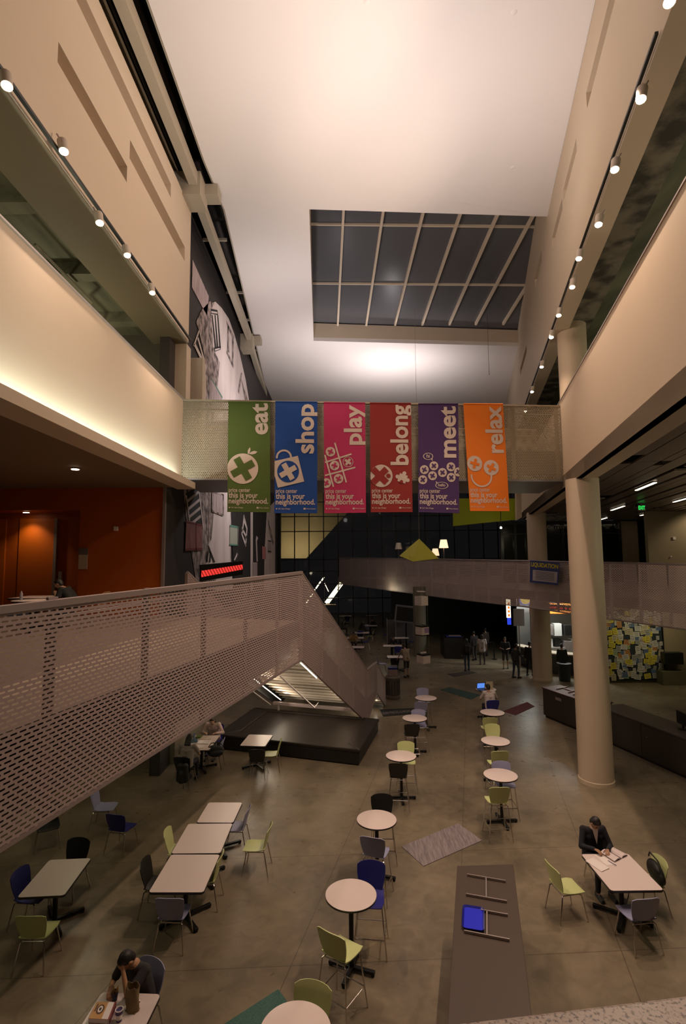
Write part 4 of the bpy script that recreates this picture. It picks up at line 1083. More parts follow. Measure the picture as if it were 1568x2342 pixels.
# ------------------------------------------------------------------ tables
def cross_base(root, L, az=0.0, h=.05):
    mb = MB()
    for k in range(4):
        a = az + k * PI / 2
        mb.box((math.cos(a) * L / 2, math.sin(a) * L / 2, h), (L, 0.065, 0.045), rz=a)
        mb.box((math.cos(a) * (L - .03), math.sin(a) * (L - .03), .014), (.05, .05, .028), rz=a)
    mb.build('cross_base', BLACKM, root, bev=.008)
def make_round(label, g):
    t = thing('round_bar_table', label, 'table', (0, 0, 0), 0, g)
    mb = MB(); mb.lathe([(.37, 1.055), (.384, 1.062), (.384, 1.068), (.376, 1.0715)], n=56); mb.build('tabletop', LAM, t, smooth='auto')
    mb = MB(); mb.lathe([(.375, 1.035), (.388, 1.042), (.388, 1.064), (.384, 1.066)], n=56); mb.build('edge_band', EDGE, t, smooth='auto')
    mb = MB(); mb.lathe([(.036, .05), (.036, 1.03), (.12, 1.033), (.12, 1.04)], n=20); mb.build('pole', BLACKM, t, smooth='auto')
    cross_base(t, .36); return t
def rrect(w_, d, r, n=5):
    pts = []
    for cx_, cy_, a in ((w_ / 2 - r, d / 2 - r, 0), (-w_ / 2 + r, d / 2 - r, 90), (-w_ / 2 + r, -d / 2 + r, 180), (w_ / 2 - r, -d / 2 + r, 270)):
        pts += [(cx_ + r * math.cos(R(a + 90 * i / n)), cy_ + r * math.sin(R(a + 90 * i / n))) for i in range(n + 1)]
    return pts
def make_rect(label, w_, d, az, g):
    t = thing('cafe_table', label, 'table', (0, 0, 0), 0, g)
    mb = MB(); mb.prism(rrect(w_ - .012, d - .012, .05), .72, .744); mb.build('tabletop', LAM, t)
    mb = MB(); mb.prism(rrect(w_, d, .055), .708, .74); mb.build('edge_band', EDGE, t)
    mb = MB(); mb.lathe([(.04, .05), (.04, .70), (.15, .703), (.15, .708)], n=20); mb.build('pole', BLACKM, t, smooth='auto')
    cross_base(t, .46, az); return t
rt = [((.08, 8.32), 'nearest complete round bar table in front of the navy stool', -20), ((.61, 10.58), 'second round bar table, between a black and a lavender stool', -20), ((1.44, 13.83), 'third round bar table of the left-hand line', 0),
      ((2.22, 16.98), 'fourth round bar table of the left-hand line', 5), ((2.95, 19.35), 'farthest round bar table of the left-hand line', 5), ((4.83, 17.53), 'farthest round bar table of the right-hand line, before the laptop user', 10),
      ((4.16, 14.87), 'middle round bar table of the right-hand line', 0), ((3.62, 12.61), 'nearest round bar table of the right-hand line', 5), ((-.55, 6.05), 'round bar table cut off at the bottom edge of the picture', 0)]
r0 = make_round(rt[0][1], 'round bar tables'); r0.location = (*rt[0][0], 0); r0.rotation_euler = (0, 0, R(rt[0][2]))
for p, lab, a in rt[1:]: dup(r0, (*p, 0), R(a), lab)
tl = make_round('round bar table holding the open laptop', 'round bar tables'); tl.location = (5.45, 20.55, 0)
GT = 'rectangular cafe tables'
def place_rect(cs, label, az, z=.74):
    q = [G(*c, z)[:2] for c in cs]; c = sum(q) / 4
    w_ = (np.linalg.norm(q[1] - q[0]) + np.linalg.norm(q[2] - q[3])) / 2; d = (np.linalg.norm(q[3] - q[0]) + np.linalg.norm(q[2] - q[1])) / 2
    v = (q[0] - q[3]) + (q[1] - q[2])
    t = make_rect(label, w_, d, az, GT); t.location = (c[0], c[1], 0); t.rotation_euler = (0, 0, -math.atan2(v[0], v[1])); return t
place_rect([(113.7, 1965.5), (208.4, 1963.9), (145, 2051), (40, 2051)], 'grey shaded rectangular table at the left edge, below the walkway', R(35))
place_rect([(477, 1835.5), (554, 1835.5), (534, 1882), (447.5, 1882)], 'farthest rectangular table of the row of three', R(30))
place_rect([(430, 1883.6), (532.6, 1884), (503, 1953), (391.5, 1952)], 'middle rectangular table of the row of three', R(40))
place_rect([(391.5, 1954), (503, 1955), (465, 2042.6), (339, 2041)], 'nearest rectangular table of the row of three', R(40))
t3 = place_rect([(1325, 1953), (1438, 1953), (1515, 2035), (1400, 2040)], 'rectangular table with open book and papers before the suited reader', R(55))
place_rect([(568.8, 1680.4), (624.5, 1680.8), (606.5, 1707), (547.3, 1706)], 'small rectangular table in front of the black platform', R(40))
t4 = make_rect('rectangular table with food and a book at bottom left', .76, 1.1, R(40), GT); t4.location = (-2.70, 6.43, 0); t4.rotation_euler = (0, 0, R(-3))
t6 = make_rect('rectangular table strewn with books between the studying women', .78, 1.25, R(30), GT); t6.location = (-4.20, 15.86, 0); t6.rotation_euler = (0, 0, R(-1))

# ------------------------------------------------------------------ the long dark counter with tray rails
def tray_counter(name, label, pts, z, topm, z0=0.06, rails=True, railm=METAL, handles=0):
    t = thing(name, label, 'counter', (0, 0, 0)); c = sum(np.array(p) for p in pts) / len(pts)
    mb = MB(); mb.prism([tuple(p) for p in pts], z - .04, z); mb.build('worktop', topm, t, bev=.008)
    ins = [tuple(c + (np.array(p) - c) * .955) for p in pts]
    mb = MB(); mb.prism(ins, .08, z - .04); mb.build('body', DKBODY, t)
    mb = MB(); mb.prism([tuple(c + (np.array(p) - c) * .90) for p in pts], 0, .08); mb.build('plinth', BLACKM, t)
    return t
P1 = [G(1045, 1980, 1.1)[:2], G(1173, 1976, 1.1)[:2]]
dirv = np.array([math.sin(R(14.2)), math.cos(R(14.2))])
pts = [P1[0], P1[1], P1[1] - dirv * 3.6, P1[0] - dirv * 3.6]
tc_ = tray_counter('tray_counter', 'long dark brown counter with raised metal tray rails in the foreground', pts, 1.1, DKTOP)
mb = MB()
def c6b(x, y): return (640 + x * .3827, 1840 + y * .3827)
for a, b in [((1118, 420), (1348, 459)), ((1111, 537), (1355, 580)), ((1231, 440), (1232, 556)), ((1200, 632), (1361, 661)), ((1100, 757), (1371, 810)), ((1236, 638), (1236, 780))]:
    A = G(*c6b(*a), 1.12); B = G(*c6b(*b), 1.12); bar(mb, A, B, .018, .03)
mb.build('tray_rails', METAL, tc_)
# blue tray
q = [G(*c6b(*p), 1.115) for p in ((1092, 612), (1218, 622), (1222, 762), (1086, 752))]
c = sum(q) / 4; ang = math.atan2((q[0] - q[3])[0], (q[0] - q[3])[1])
W_ = (np.linalg.norm(q[1] - q[0]) + np.linalg.norm(q[2] - q[3])) / 2; H_ = np.linalg.norm(q[0] - q[3])
ty = thing('serving_tray', 'bright blue plastic serving tray lying on the dark counter rails', 'tray', tuple(c), -ang)
BLUE = mat('tray_blue', (0.02, 0.03, 0.75), .35)
mb = MB(); mb.prism(rrect(W_ - .05, H_ - .05, .035), 0, .008); mb.build('base', BLUE, ty)
mb = MB(); o_ = rrect(W_, H_, .05); i_ = rrect(W_ - .05, H_ - .05, .035); n = len(o_)
vs = [(p[0], p[1], .028) for p in o_] + [(p[0], p[1], .004) for p in i_] + [(p[0], p[1], .022) for p in o_]
fs = [(i, (i + 1) % n, n + (i + 1) % n, n + i) for i in range(n)] + [(i, 2 * n + i, 2 * n + (i + 1) % n, (i + 1) % n) for i in range(n)]
mb.add(vs, fs); mb.build('rim', mat('tray_rim', (0.008, 0.012, 0.30), .35), ty)
# cabinet with reddish top behind the column, and the low dark bench counters
ca = np.array(G(1237, 1571, 1.1)[:2]); cb = np.array(G(1262, 1567, 1.1)[:2]); dv = np.array([.33, -.945])
cd_ = G(1316, 1598, 1.1)[:2] - ca; dv = cd_ / np.linalg.norm(cd_); cabn = np.array([-dv[1], dv[0]])
cabp = [ca, ca + cabn * .9, ca + cabn * .9 + dv * 2.6, ca + dv * 2.6]
cab = tray_counter('tray_counter', 'dark counter with reddish top and tray rails left of the big column', cabp, 1.1, mat('red_brown_top', (0.10, 0.035, 0.03), .45))
mb = MB()
for (a, b) in [((575, 757), (665, 737)), ((665, 783), (722, 768)), ((620, 745), (700, 775)), ((705, 800), (722, 790))]:
    A = G(1100 + a[0] * .2985, 1350 + a[1] * .2985, 1.115); B = G(1100 + b[0] * .2985, 1350 + b[1] * .2985, 1.115); bar(mb, A, B, .03, .03)
mb.build('tray_rails', METAL, cab)
mb = MB()
for s in (.9, 2.6):
    p = ca + dv * s; mb.box((p[0] + .035 - .01, p[1], .86), (.03, .30, .10), rz=math.atan2(-dv[0], dv[1]))
mb.build('label_plate', METAL, cab)
bf0 = G(1397, 1626, 1.1)[:2]; bf1 = G(1568, 1690, 1.1)[:2]; bb0 = G(1393, 1599, 1.1)[:2]
d1 = (bf1 - bf0) / np.linalg.norm(bf1 - bf0); wn = np.array([-d1[1], d1[0]]); wn = wn * np.sign(wn[0])
wd_ = float(np.dot(bb0 - bf0, wn)); bf0 = bf0 - d1 * .6
bp_ = [bf0 + wn * wd_, bf0, bf0 + d1 * 9, bf0 + wn * wd_ + d1 * 9]
bench = tray_counter('long_counter', 'long low dark cabinet run behind the big column at the right', bp_, 1.1, mat('counter_top', (0.055, 0.042, 0.040), .4))
for k in range(5):
    p = bp_[1] + d1 * (1.8 * k + .9); mb = MB(); mb.box((p[0] + .02, p[1], .57), (.02, 1.72, .90), rz=math.atan2(-d1[0], d1[1])); dr = mb.build('door', DKBODY, bench)
    mb = MB(); mb.ball((p[0] + .0 + d1[0] * -.7, p[1] - d1[1] * .7, .72), .018, n=8, k=6); mb.build('knob', METAL, dr)
mo = thing('desk_monitor', 'black monitor on the low counter at the right edge', 'monitor', tuple(G(1562, 1668, 1.1)))
mb = MB(); mb.box((0, 0, .3), (.06, .5, .36)); mb.build('screen', BLACKP, mo, bev=.01); mb = MB(); mb.lathe([(.14, 0), (.14, .02), (.03, .03), (.03, .15)]); mb.build('stand', BLACKP, mo)

# mats on the floor
def mat_on_floor(label, px, m, name='floor_mat'):
    g = [G(*p, 0) for p in px]; c = sum(g) / len(g)
    mb = MB(); mb.prism([(p[0] - c[0], p[1] - c[1]) for p in g], 0, .012); o = mb.build(name, m); o.location = (c[0], c[1], 0); return tag(o, label, 'mat')
mat_on_floor('grey woven floor mat lying between the two lines of bar tables', [(918, 1937), (1047, 1884), (1102, 1923), (968, 1982)], noise_ramp_mat('grey_mat', (0.16, 0.13, 0.14), (0.28, 0.235, 0.24), .35, .65, 40, (1, .1, 1)))
mat_on_floor('teal green carpet mat at the bottom edge beside the cut-off table', [(480, 2365), (636, 2264), (662, 2300), (600, 2375)], noise_ramp_mat('teal_mat', (0.03, 0.09, 0.075), (0.07, 0.17, 0.14), .4, .6, 120))
mat_on_floor('dark teal mat on the floor left of the laptop user', [(1007, 1578), (1028, 1572), (1098, 1590), (1078, 1600)], mat('dark_teal_mat', (0.02, 0.05, 0.042), .9))
mat_on_floor('dull red mat on the floor right of the laptop user', [(1150, 1627), (1205, 1606), (1222, 1616), (1178, 1636)], mat('red_mat', (0.10, 0.022, 0.025), .9))
mat_on_floor('dark brown mat under the person with a backpack', [(1022, 1542), (1073, 1535), (1091, 1539), (1038, 1548)], mat('brown_mat', (0.03, 0.02, 0.017), .9))
bm = mat_on_floor('black mat with white lettering beyond the platform', [(868, 1623), (945, 1620), (950, 1633), (876, 1639)], mat('black_mat', (0.010, 0.009, 0.009), .8))
a = G(876, 1635, .0); b = G(942, 1629, .0); u = Vector(b - a); L = u.length; u.normalize(); nv = Vector((-u.y, u.x, 0))
mb = MB(); add_text(mb, 'LOW PRICES & MORE', lambda x, y: tuple(Vector(a) + u * x + nv * y - Vector(bm.location) + Vector((0, 0, .016))), L, .22, .01); mb.build('lettering', mat('mat_white', (0.25, .21, .19), .8), bm)

# ------------------------------------------------------------------ people
def fuse(mb, name, m, parent, vox, smooth=4):
    o = mb.build(name, m, parent)
    r_ = o.modifiers.new('r', 'REMESH'); r_.mode = 'VOXEL'; r_.voxel_size = vox; r_.use_smooth_shade = True
    s_ = o.modifiers.new('s', 'SMOOTH'); s_.iterations = smooth; s_.factor = .5
    dg = bpy.context.evaluated_depsgraph_get(); dg.update()
    me = bpy.data.meshes.new_from_object(o.evaluated_get(dg), depsgraph=dg)
    o.modifiers.clear(); old = o.data; o.data = me; bpy.data.meshes.remove(old)
    for p in me.polygons: p.use_smooth = True
    return o
def rotx(v, a): v = Vector(v); c, s = math.cos(a), math.sin(a); return Vector((v.x, v.y * c + v.z * s, -v.y * s + v.z * c))   # a>0 leans towards +Y
def ik(a, b, l1, l2, pole):
    a, b = Vector(a), Vector(b); d = b - a; L = min(d.length, (l1 + l2) * .995); dn = d.normalized()
    x = (l1 * l1 - l2 * l2 + L * L) / (2 * L); h = math.sqrt(max(0, l1 * l1 - x * x))
    p = Vector(pole); p = (p - dn * p.dot(dn)).normalized()
    return a + dn * x + p * h, a + dn * L
def hand(mb, wst, d, n, curl=.5, side=1, sc_=1.0):
    """palm plus four unequal bent fingers and a thumb leaving the side of the palm"""
    d = Vector(d).normalized(); n = Vector(n); n = (n - d * n.dot(d)).normalized(); s = d.cross(n) * side
    w0 = Vector(wst)
    for k in (-1, 0, 1): mb.cap(w0 + d * .012 + s * k * .012, w0 + d * .085 * sc_ + s * k * .024 * sc_, .014, .013, 8)
    for k, L in enumerate((.070, .078, .073, .058)):
        p = w0 + d * .085 * sc_ + s * (.030 - k * .0205) * sc_; a = curl * .5; q = p
        for seg in (.45, .32, .23):
            dd = d * math.cos(a) + n * math.sin(a); q2 = q + dd * L * seg * sc_; mb.cap(q, q2, .0088, .0078, 8); q = q2; a += curl * .7
    p = w0 + d * .028 * sc_ + s * .030 * sc_; q = p + (d * .6 + s * .75 + n * .3).normalized() * .038 * sc_; mb.cap(p, q, .0115, .010, 8)
    mb.cap(q, q + (d * .85 + s * .25 + n * .35).normalized() * .032 * sc_, .010, .0085, 8)
def person(label, loc_, rz, J, cols, vox=.013, near=True, extra=None):
    """J: joints in local space, facing +Y"""
    root = thing('person', label, 'person', loc_, rz)
    g = {k: Vector(v) for k, v in J.items() if isinstance(v, (tuple, list, Vector))}
    pel, che, nek, hed = g['pelvis'], g['chest'], g['neck'], g['head']
    up = (nek - pel).normalized(); lat = Vector((1, 0, 0))
    ha = J.get('head_pitch', 0.0); hy = J.get('head_yaw', 0.0); hr = Matrix.Rotation(hy, 3, 'Z') @ Matrix.Rotation(-ha, 3, 'X')
    body = MB()
    # head with face
    body.ball(hed, (.073, .088, .108), hr)
    H = lambda x, y, z: hed + hr @ Vector((x, y, z))
    body.ball(H(0, .022, -.060), (.052, .058, .052), hr)
    body.cap(H(0, .083, .012), H(0, .104, -.022), .008, .0135, 8)            # nose
    body.ball(H(0, .082, -.052), (.022, .011, .008), hr, 10, 6)             # lips
    body.ball(H(0, .080, .030), (.045, .012, .009), hr, 10, 6)              # brow
    for s_ in (-1, 1): body.ball(H(s_ * .074, -.002, -.008), (.010, .018, .030), hr, 8, 6)
    body.cap(nek - up * .04, hed - Vector((0, .01, .05)), .056, .052)
    # torso
    for s_ in (-1, 1):
        body.cap(pel + lat * s_ * .075, che + lat * s_ * .085 - up * .04, .105, .10)
        body.cap(che, g['sh%d' % s_] , .085, .055)
    body.cap(nek - up * .05, che, .07, .11)
    # limbs
    for s_ in (-1, 1):
        k = '%d' % s_
        body.cap(g['sh' + k], g['el' + k], .047, .038); body.cap(g['el' + k], g['wr' + k], .038, .026)
        dn = (g['wr' + k] - g['el' + k]).normalized(); hd = Vector(J.get('hd' + k, dn)); hn = Vector(J.get('hn' + k, (0, 0, -1)))
        hand(body, g['wr' + k], hd, hn, J.get('curl' + k, .6), side=J.get('ts' + k, 1))
        body.cap(g['hip' + k], g['kn' + k], .078, .052); body.cap(g['kn' + k], g['an' + k], .050, .034)
        fd = Vector(J.get('fd' + k, (0, 1, 0))).normalized(); body.cap(g['an' + k] - Vector((0, 0, .03)), g['an' + k] + fd * .15 - Vector((0, 0, .05)), .036, .028)
    fuse(body, 'body', mat('skin_%s' % cols.get('skin_name', 'mid'), cols['skin'], .55), root, vox if not near else .0075, 2 if near else 3)
    # upper garment
    sh = MB()
    for s_ in (-1, 1):
        sh.cap(pel + lat * s_ * .075 - up * J.get('hem', .02), che + lat * s_ * .085 - up * .04, .125, .118)
        sh.cap(che + up * .02, g['sh%d' % s_] - up * .005, .10, .066)
        k = '%d' % s_; e = g['el' + k]; 
        if cols.get('long', True): sh.cap(g['sh' + k], e, .064, .052); sh.cap(e, g['wr' + k].lerp(e, .04), .052, .038)
        else: sh.cap(g['sh' + k], g['sh' + k].lerp(e, .72), .064, .060)
    sh.cap(nek - up * .085, che, .085, .13)
    fuse(sh, cols.get('top_name', 'shirt'), mat('cloth_' + cols['top_key'], cols['top'], .85, var=.12, scale=7), root, max(vox, .012), 5)
    tr = MB()
    for s_ in (-1, 1):
        k = '%d' % s_; tr.cap(pel + lat * s_ * .06, g['hip' + k], .12, .10)
        if cols.get('shorts'): tr.cap(g['hip' + k], g['kn' + k], .092, .072)
        else: tr.cap(g['hip' + k], g['kn' + k], .092, .066); tr.cap(g['kn' + k], g['an' + k] + Vector((0, 0, .03)), .066, .050)
    fuse(tr, 'shorts' if cols.get('shorts') else 'trousers', mat('cloth_' + cols['leg_key'], cols['leg'], .85, var=.1), root, max(vox, .012), 5)
    for s_ in (-1, 1):
        k = '%d' % s_; fd = Vector(J.get('fd' + k, (0, 1, 0))).normalized(); mb = MB()
        mb.cap(g['an' + k] - Vector((0, 0, .035)) - fd * .04, g['an' + k] + fd * .16 - Vector((0, 0, .052)), .045, .034)
        mb.box(g['an' + k] + fd * .06 - Vector((0, 0, .078)), (.085, .25, .02), rz=-math.atan2(fd.x, fd.y)); fuse(mb, 'shoe', mat('shoe_' + cols.get('shoe_key', 'dark'), cols.get('shoe', (.02, .02, .02)), .6), root, .011, 2)
    # hair
    hm = MB(); hl = cols.get('hair_len', 0)
    hm.ball(H(0, -.016, .030), (.081, .090, .096), hr); hm.ball(H(0, .035, .075), (.060, .045, .036), hr)
    hm.ball(H(0, -.045, -.01), (.072, .058, .085), hr)
    if hl > 0:
        for s_ in (-1, 0, 1): hm.cap(H(s_ * .05, -.05, .0), H(s_ * .055, -.075, -.06 - hl), .045, .035)
    fuse(hm, 'hair', mat('hair_' + cols.get('hair_key', 'black'), cols.get('hair', (.012, .009, .008)), .5, bump=.4, bscale=90), root, .010, 2)
    if near:
        for s_ in (-1, 1):
            mb = MB(); mb.ball(H(s_ * .030, .077, .008), (.012, .008, .007), hr, 10, 6); mb.build('eye', mat('eye_dark', (.03, .02, .015), .25), root, smooth=True)
            mb = MB(); mb.cap(H(s_ * .016, .086, .030), H(s_ * .046, .076, .032), .0055, .004, 6); mb.build('eyebrow', mat('hair_black', (.012, .009, .008), .5), root, smooth=True)
    return root, H, g
def seated(sz, lean, hands, head_pitch=.5, head_yaw=0, knee=.44, foot=None, spread=.11, twist=0):
    pel = Vector((0, 0, sz + .115)); che = pel + rotx((0, 0, .34), lean); nek = pel + rotx((0, 0, .50), lean * 1.05)
    J = dict(pelvis=pel, chest=che, neck=nek, head=nek + rotx((0, .035, .135), lean * .6 + head_pitch * .55), head_pitch=head_pitch, head_yaw=head_yaw)
    fz = foot if foot is not None else .09
    for s in (-1, 1):
        k = '%d' % s; shp = pel + rotx((s * .185, 0, .445), lean)
        el, wr = ik(shp, hands[k], .29, .26, (s * .7, -.35, -.8))
        J['sh' + k] = shp; J['el' + k] = el; J['wr' + k] = wr
        J['hip' + k] = pel + Vector((s * .09, .02, -.02)); kn = Vector((s * spread, knee, sz + .06)); J['kn' + k] = kn; J['an' + k] = Vector((s * (spread + .01), knee - .02 + (.0), fz))
    return J
def standing(lean=0, hands=None, stride=.05, head_pitch=.1, head_yaw=0, hem=.02):
    pel = Vector((0, 0, .93)); che = pel + rotx((0, 0, .36), lean); nek = pel + rotx((0, 0, .53), lean)
    J = dict(pelvis=pel, chest=che, neck=nek, head=nek + rotx((0, .03, .145), lean + head_pitch), head_pitch=head_pitch + lean, head_yaw=head_yaw, hem=hem)
    for s in (-1, 1):
        k = '%d' % s; shp = pel + rotx((s * .185, 0, .47), lean)
        tg = (hands or {}).get(k, (s * .24, .04, .84)); el, wr = ik(shp, tg, .30, .27, (s * .5, -.8, -.2))
        J['sh' + k] = shp; J['el' + k] = el; J['wr' + k] = wr
        J['hip' + k] = pel + Vector((s * .09, 0, -.03)); J['kn' + k] = Vector((s * .105, .03 + s * stride, .50)); J['an' + k] = Vector((s * .11, s * stride * 1.6 - .02, .09))
    return J

# man in a dark suit reading at the right-hand table
J = seated(.45, .14, {'-1': (-.10, .40, .81), '1': (.13, .38, .81)}, head_pitch=.8, head_yaw=.35)
J['hd-1'] = (.5, .9, -.05); J['hd1'] = (-.5, .9, -.05); J['hn-1'] = (0, 0, -1); J['hn1'] = (0, 0, -1); J['ts-1'] = -1; J['ts1'] = 1
pr, H, g = person('person in a dark suit over a pale shirt, head bowed, reading at the right-hand table', (4.66, 10.36, 0), PI, J,
                  dict(skin=(.36, .19, .11), skin_name='tan', top=(.010, .010, .016), top_key='suit', top_name='jacket', leg=(.012, .012, .016), leg_key='suit_trousers', hair_key='black'))
# shirt front, collar and tie
mb = MB(); upv = (g['neck'] - g['pelvis']).normalized()
c0 = g['neck'] - upv * .02 + Vector((0, .095, 0)); c1 = g['chest'] + Vector((0, .150, -.01))
mb.slab([c0 + Vector((-.055, -.01, .015)), c1 + Vector((0, 0, -.09)), c0 + Vector((.055, -.01, .015))], (0, .012, 0))
mb.build('shirt_front', mat('shirt_pale', (.62, .50, .47), .8), pr)
mb = MB()
for s in (-1, 1): mb.slab([g['neck'] + Vector((s * .015, .075, .02)), g['neck'] + Vector((s * .062, .03, .045)), g['neck'] + Vector((s * .068, .055, -.015)), g['neck'] + Vector((s * .03, .10, -.03))], (0, .006, .006))
mb.build('collar', mat('shirt_pale', (.62, .50, .47), .8), pr)

# man eating at bottom left
J = seated(.45, .30, {'-1': (-.02, .34, 1.06), '1': (.14, .38, .84)}, head_pitch=.85, head_yaw=-.25)
J['hd-1'] = (.25, .25, .9); J['hn-1'] = (.2, -1, 0); J['curl-1'] = 1.0; J['hd1'] = (-.6, .6, -.1); J['curl1'] = .9; J['ts-1'] = 1
pr2, H2, g2 = person('person in a dark grey T-shirt leaning over food and eating at the bottom-left table', (PE[0] + .05, PE[1] + .08, 0), R(-117 - 90), J,
                     dict(skin=(.44, .23, .125), skin_name='tan2', top=(.038, .032, .034), top_key='grey_tee', long=False, leg=(.02, .02, .03), leg_key='dark_jeans', hair_key='black'))

# women studying in front of the platform wall
J = seated(.45, .25, {'-1': (-.16, .42, .79), '1': (.14, .45, .79)}, head_pitch=.5)
person('person with long dark hair in a grey top, back to us, studying', (-4.33, 14.76, 0), R(82 - 90), J,
       dict(skin=(.45, .26, .17), skin_name='light', top=(.30, .25, .22), top_key='grey_top', long=False, leg=(.02, .02, .03), leg_key='dark_jeans', hair_len=.12), near=False)
J = seated(.45, .35, {'-1': (-.18, .40, .79), '1': (.18, .40, .79)}, head_pitch=.6)
person('person in a pale pink top bent over books on the women\'s table', (-4.10, 16.95, 0), R(-92 - 90), J,
       dict(skin=(.45, .26, .17), skin_name='light', top=(.50, .36, .33), top_key='pink_top', long=True, leg=(.02, .02, .03), leg_key='dark_jeans', hair_len=.10, hair=(.03, .018, .012), hair_key='brown'), near=False)
# laptop user
q = from_back((1128, 1602), 1.155, 95)
J = seated(.76, .22, {'-1': (-.16, .44, 1.12), '1': (.20, .42, 1.12)}, head_pitch=.35, foot=.36, knee=.40)
person('person in a white T-shirt using a laptop on a navy stool', (q[0], q[1], 0), R(95 - 90), J,
       dict(skin=(.40, .23, .15), skin_name='mid2', top=(.50, .42, .40), top_key='white_tee', long=False, leg=(.02, .02, .03), leg_key='dark_jeans', shorts=False), near=False)
# cafe customer on level two
q = D(150, 1330, 12.6)
J = seated(.45, .62, {'-1': (-.12, .42, .82), '1': (.16, .40, .82)}, head_pitch=.5)
person('person in black hunched over a table in the orange-walled cafe', (q[0] + .25, 12.6, 4.5), R(90), J,
       dict(skin=(.30, .16, .10), skin_name='dim', top=(.012, .012, .012), top_key='black_top', long=False, leg=(.02, .02, .03), leg_key='dark_jeans'), near=False)

def stand_at(px, py, rz, label, top, tk, leg, lk, **kw):
    q = G(px, py, 0); hands = kw.pop('hands', None); lean = kw.pop('lean', 0.03)
    J = standing(lean, hands, kw.pop('stride', .05), kw.pop('head_pitch', .1), hem=kw.pop('hem', .02))
    return person(label, (q[0], q[1], 0), R(rz), J, dict(skin=(.34, .19, .12), skin_name='mid', top=top, top_key=tk, leg=leg, leg_key=lk, **kw), vox=.02, near=False)
stand_at(1068, 1534, 0, 'person in black with backpack and blue jeans on the brown mat', (.012, .010, .010), 'black_jacket', (.035, .05, .075), 'blue_jeans', hair_len=.22)
stand_at(1085, 1510, 10, 'person in dark clothes standing just beyond the backpack wearer', (.02, .017, .018), 'dark_top', (.05, .035, .03), 'brown_leg', hair_len=0.0)
stand_at(1103, 1520, -20, 'person in a white shirt standing in the queue', (.42, .36, .33), 'white_shirt', (.05, .03, .025), 'brown_leg', hair_len=.1, long=False, hem=.12)
stand_at(1112, 1500, 30, 'person in brown standing behind the one in white', (.05, .032, .025), 'brown_jacket', (.03, .02, .02), 'dark_leg')
stand_at(1156, 1529, 160, 'person in navy shorts holding something, in line at the counter', (.012, .014, .022), 'navy_top', (.05, .04, .035), 'grey_shorts', shorts=True, long=False, hair=(.05, .035, .02), hair_key='fair', hands={'1': (.12, .28, 1.1), '-1': (-.12, .28, 1.1)})
stand_at(1180, 1551, -60, 'person in dark grey with blue jeans nearest the counter', (.025, .023, .025), 'dark_grey_top', (.03, .04, .06), 'faded_jeans', hands={'1': (.15, .35, 1.1)})
stand_at(1212, 1545, -40, 'person all in black beside the rear column', (.010, .009, .009), 'black_top2', (.010, .010, .010), 'black_leg')
stand_at(1287, 1552, -10, 'person in black standing at the lit food counter', (.008, .008, .008), 'black_top3', (.010, .010, .010), 'black_leg')
q = G(930, 1549, 0); J = standing(.30, {'-1': (-.30, .45, .86), '1': (.05, .48, .86)}, .04, .2)
person('person in a tan T-shirt and dark shorts leaning on a table', (q[0], q[1], 0), R(20), J,
       dict(skin=(.42, .25, .17), skin_name='mid', top=(.30, .22, .16), top_key='tan_tee', long=False, leg=(.03, .028, .028), leg_key='dark_shorts', shorts=True), vox=.02, near=False)
def sit_far(px, py, ang, label, top, tk, **kw):
    q = G(px, py, .45); J = seated(.45, .35, {'-1': (-.15, .42, .80), '1': (.15, .42, .80)}, head_pitch=.4)
    person(label, (q[0], q[1], 0), R(ang - 90), J, dict(skin=(.36, .2, .13), skin_name='mid', top=top, top_key=tk, leg=(.02, .018, .018), leg_key='dark_leg', **kw), vox=.02, near=False)
sit_far(808, 1472, -85, 'person in an ochre top facing us with food, seated left in the rear', (.33, .20, .07), 'ochre_top', long=False)
sit_far(823, 1440, -10, 'person in black seated at the left of a rear table', (.012, .012, .012), 'black_top', hair_len=.2)
sit_far(858, 1436, 170, 'person in dark clothes seated at the right of a rear table', (.02, .018, .018), 'dark_top')
sit_far(780, 1440, 0, 'person in grey seated by the glass at far left of the rear', (.05, .045, .045), 'grey_far', hair_len=.15)
sit_far(899, 1482, -95, 'person in black with dark hair seated beside the standing tan figure', (.015, .013, .013), 'black_top', hair_len=.18)

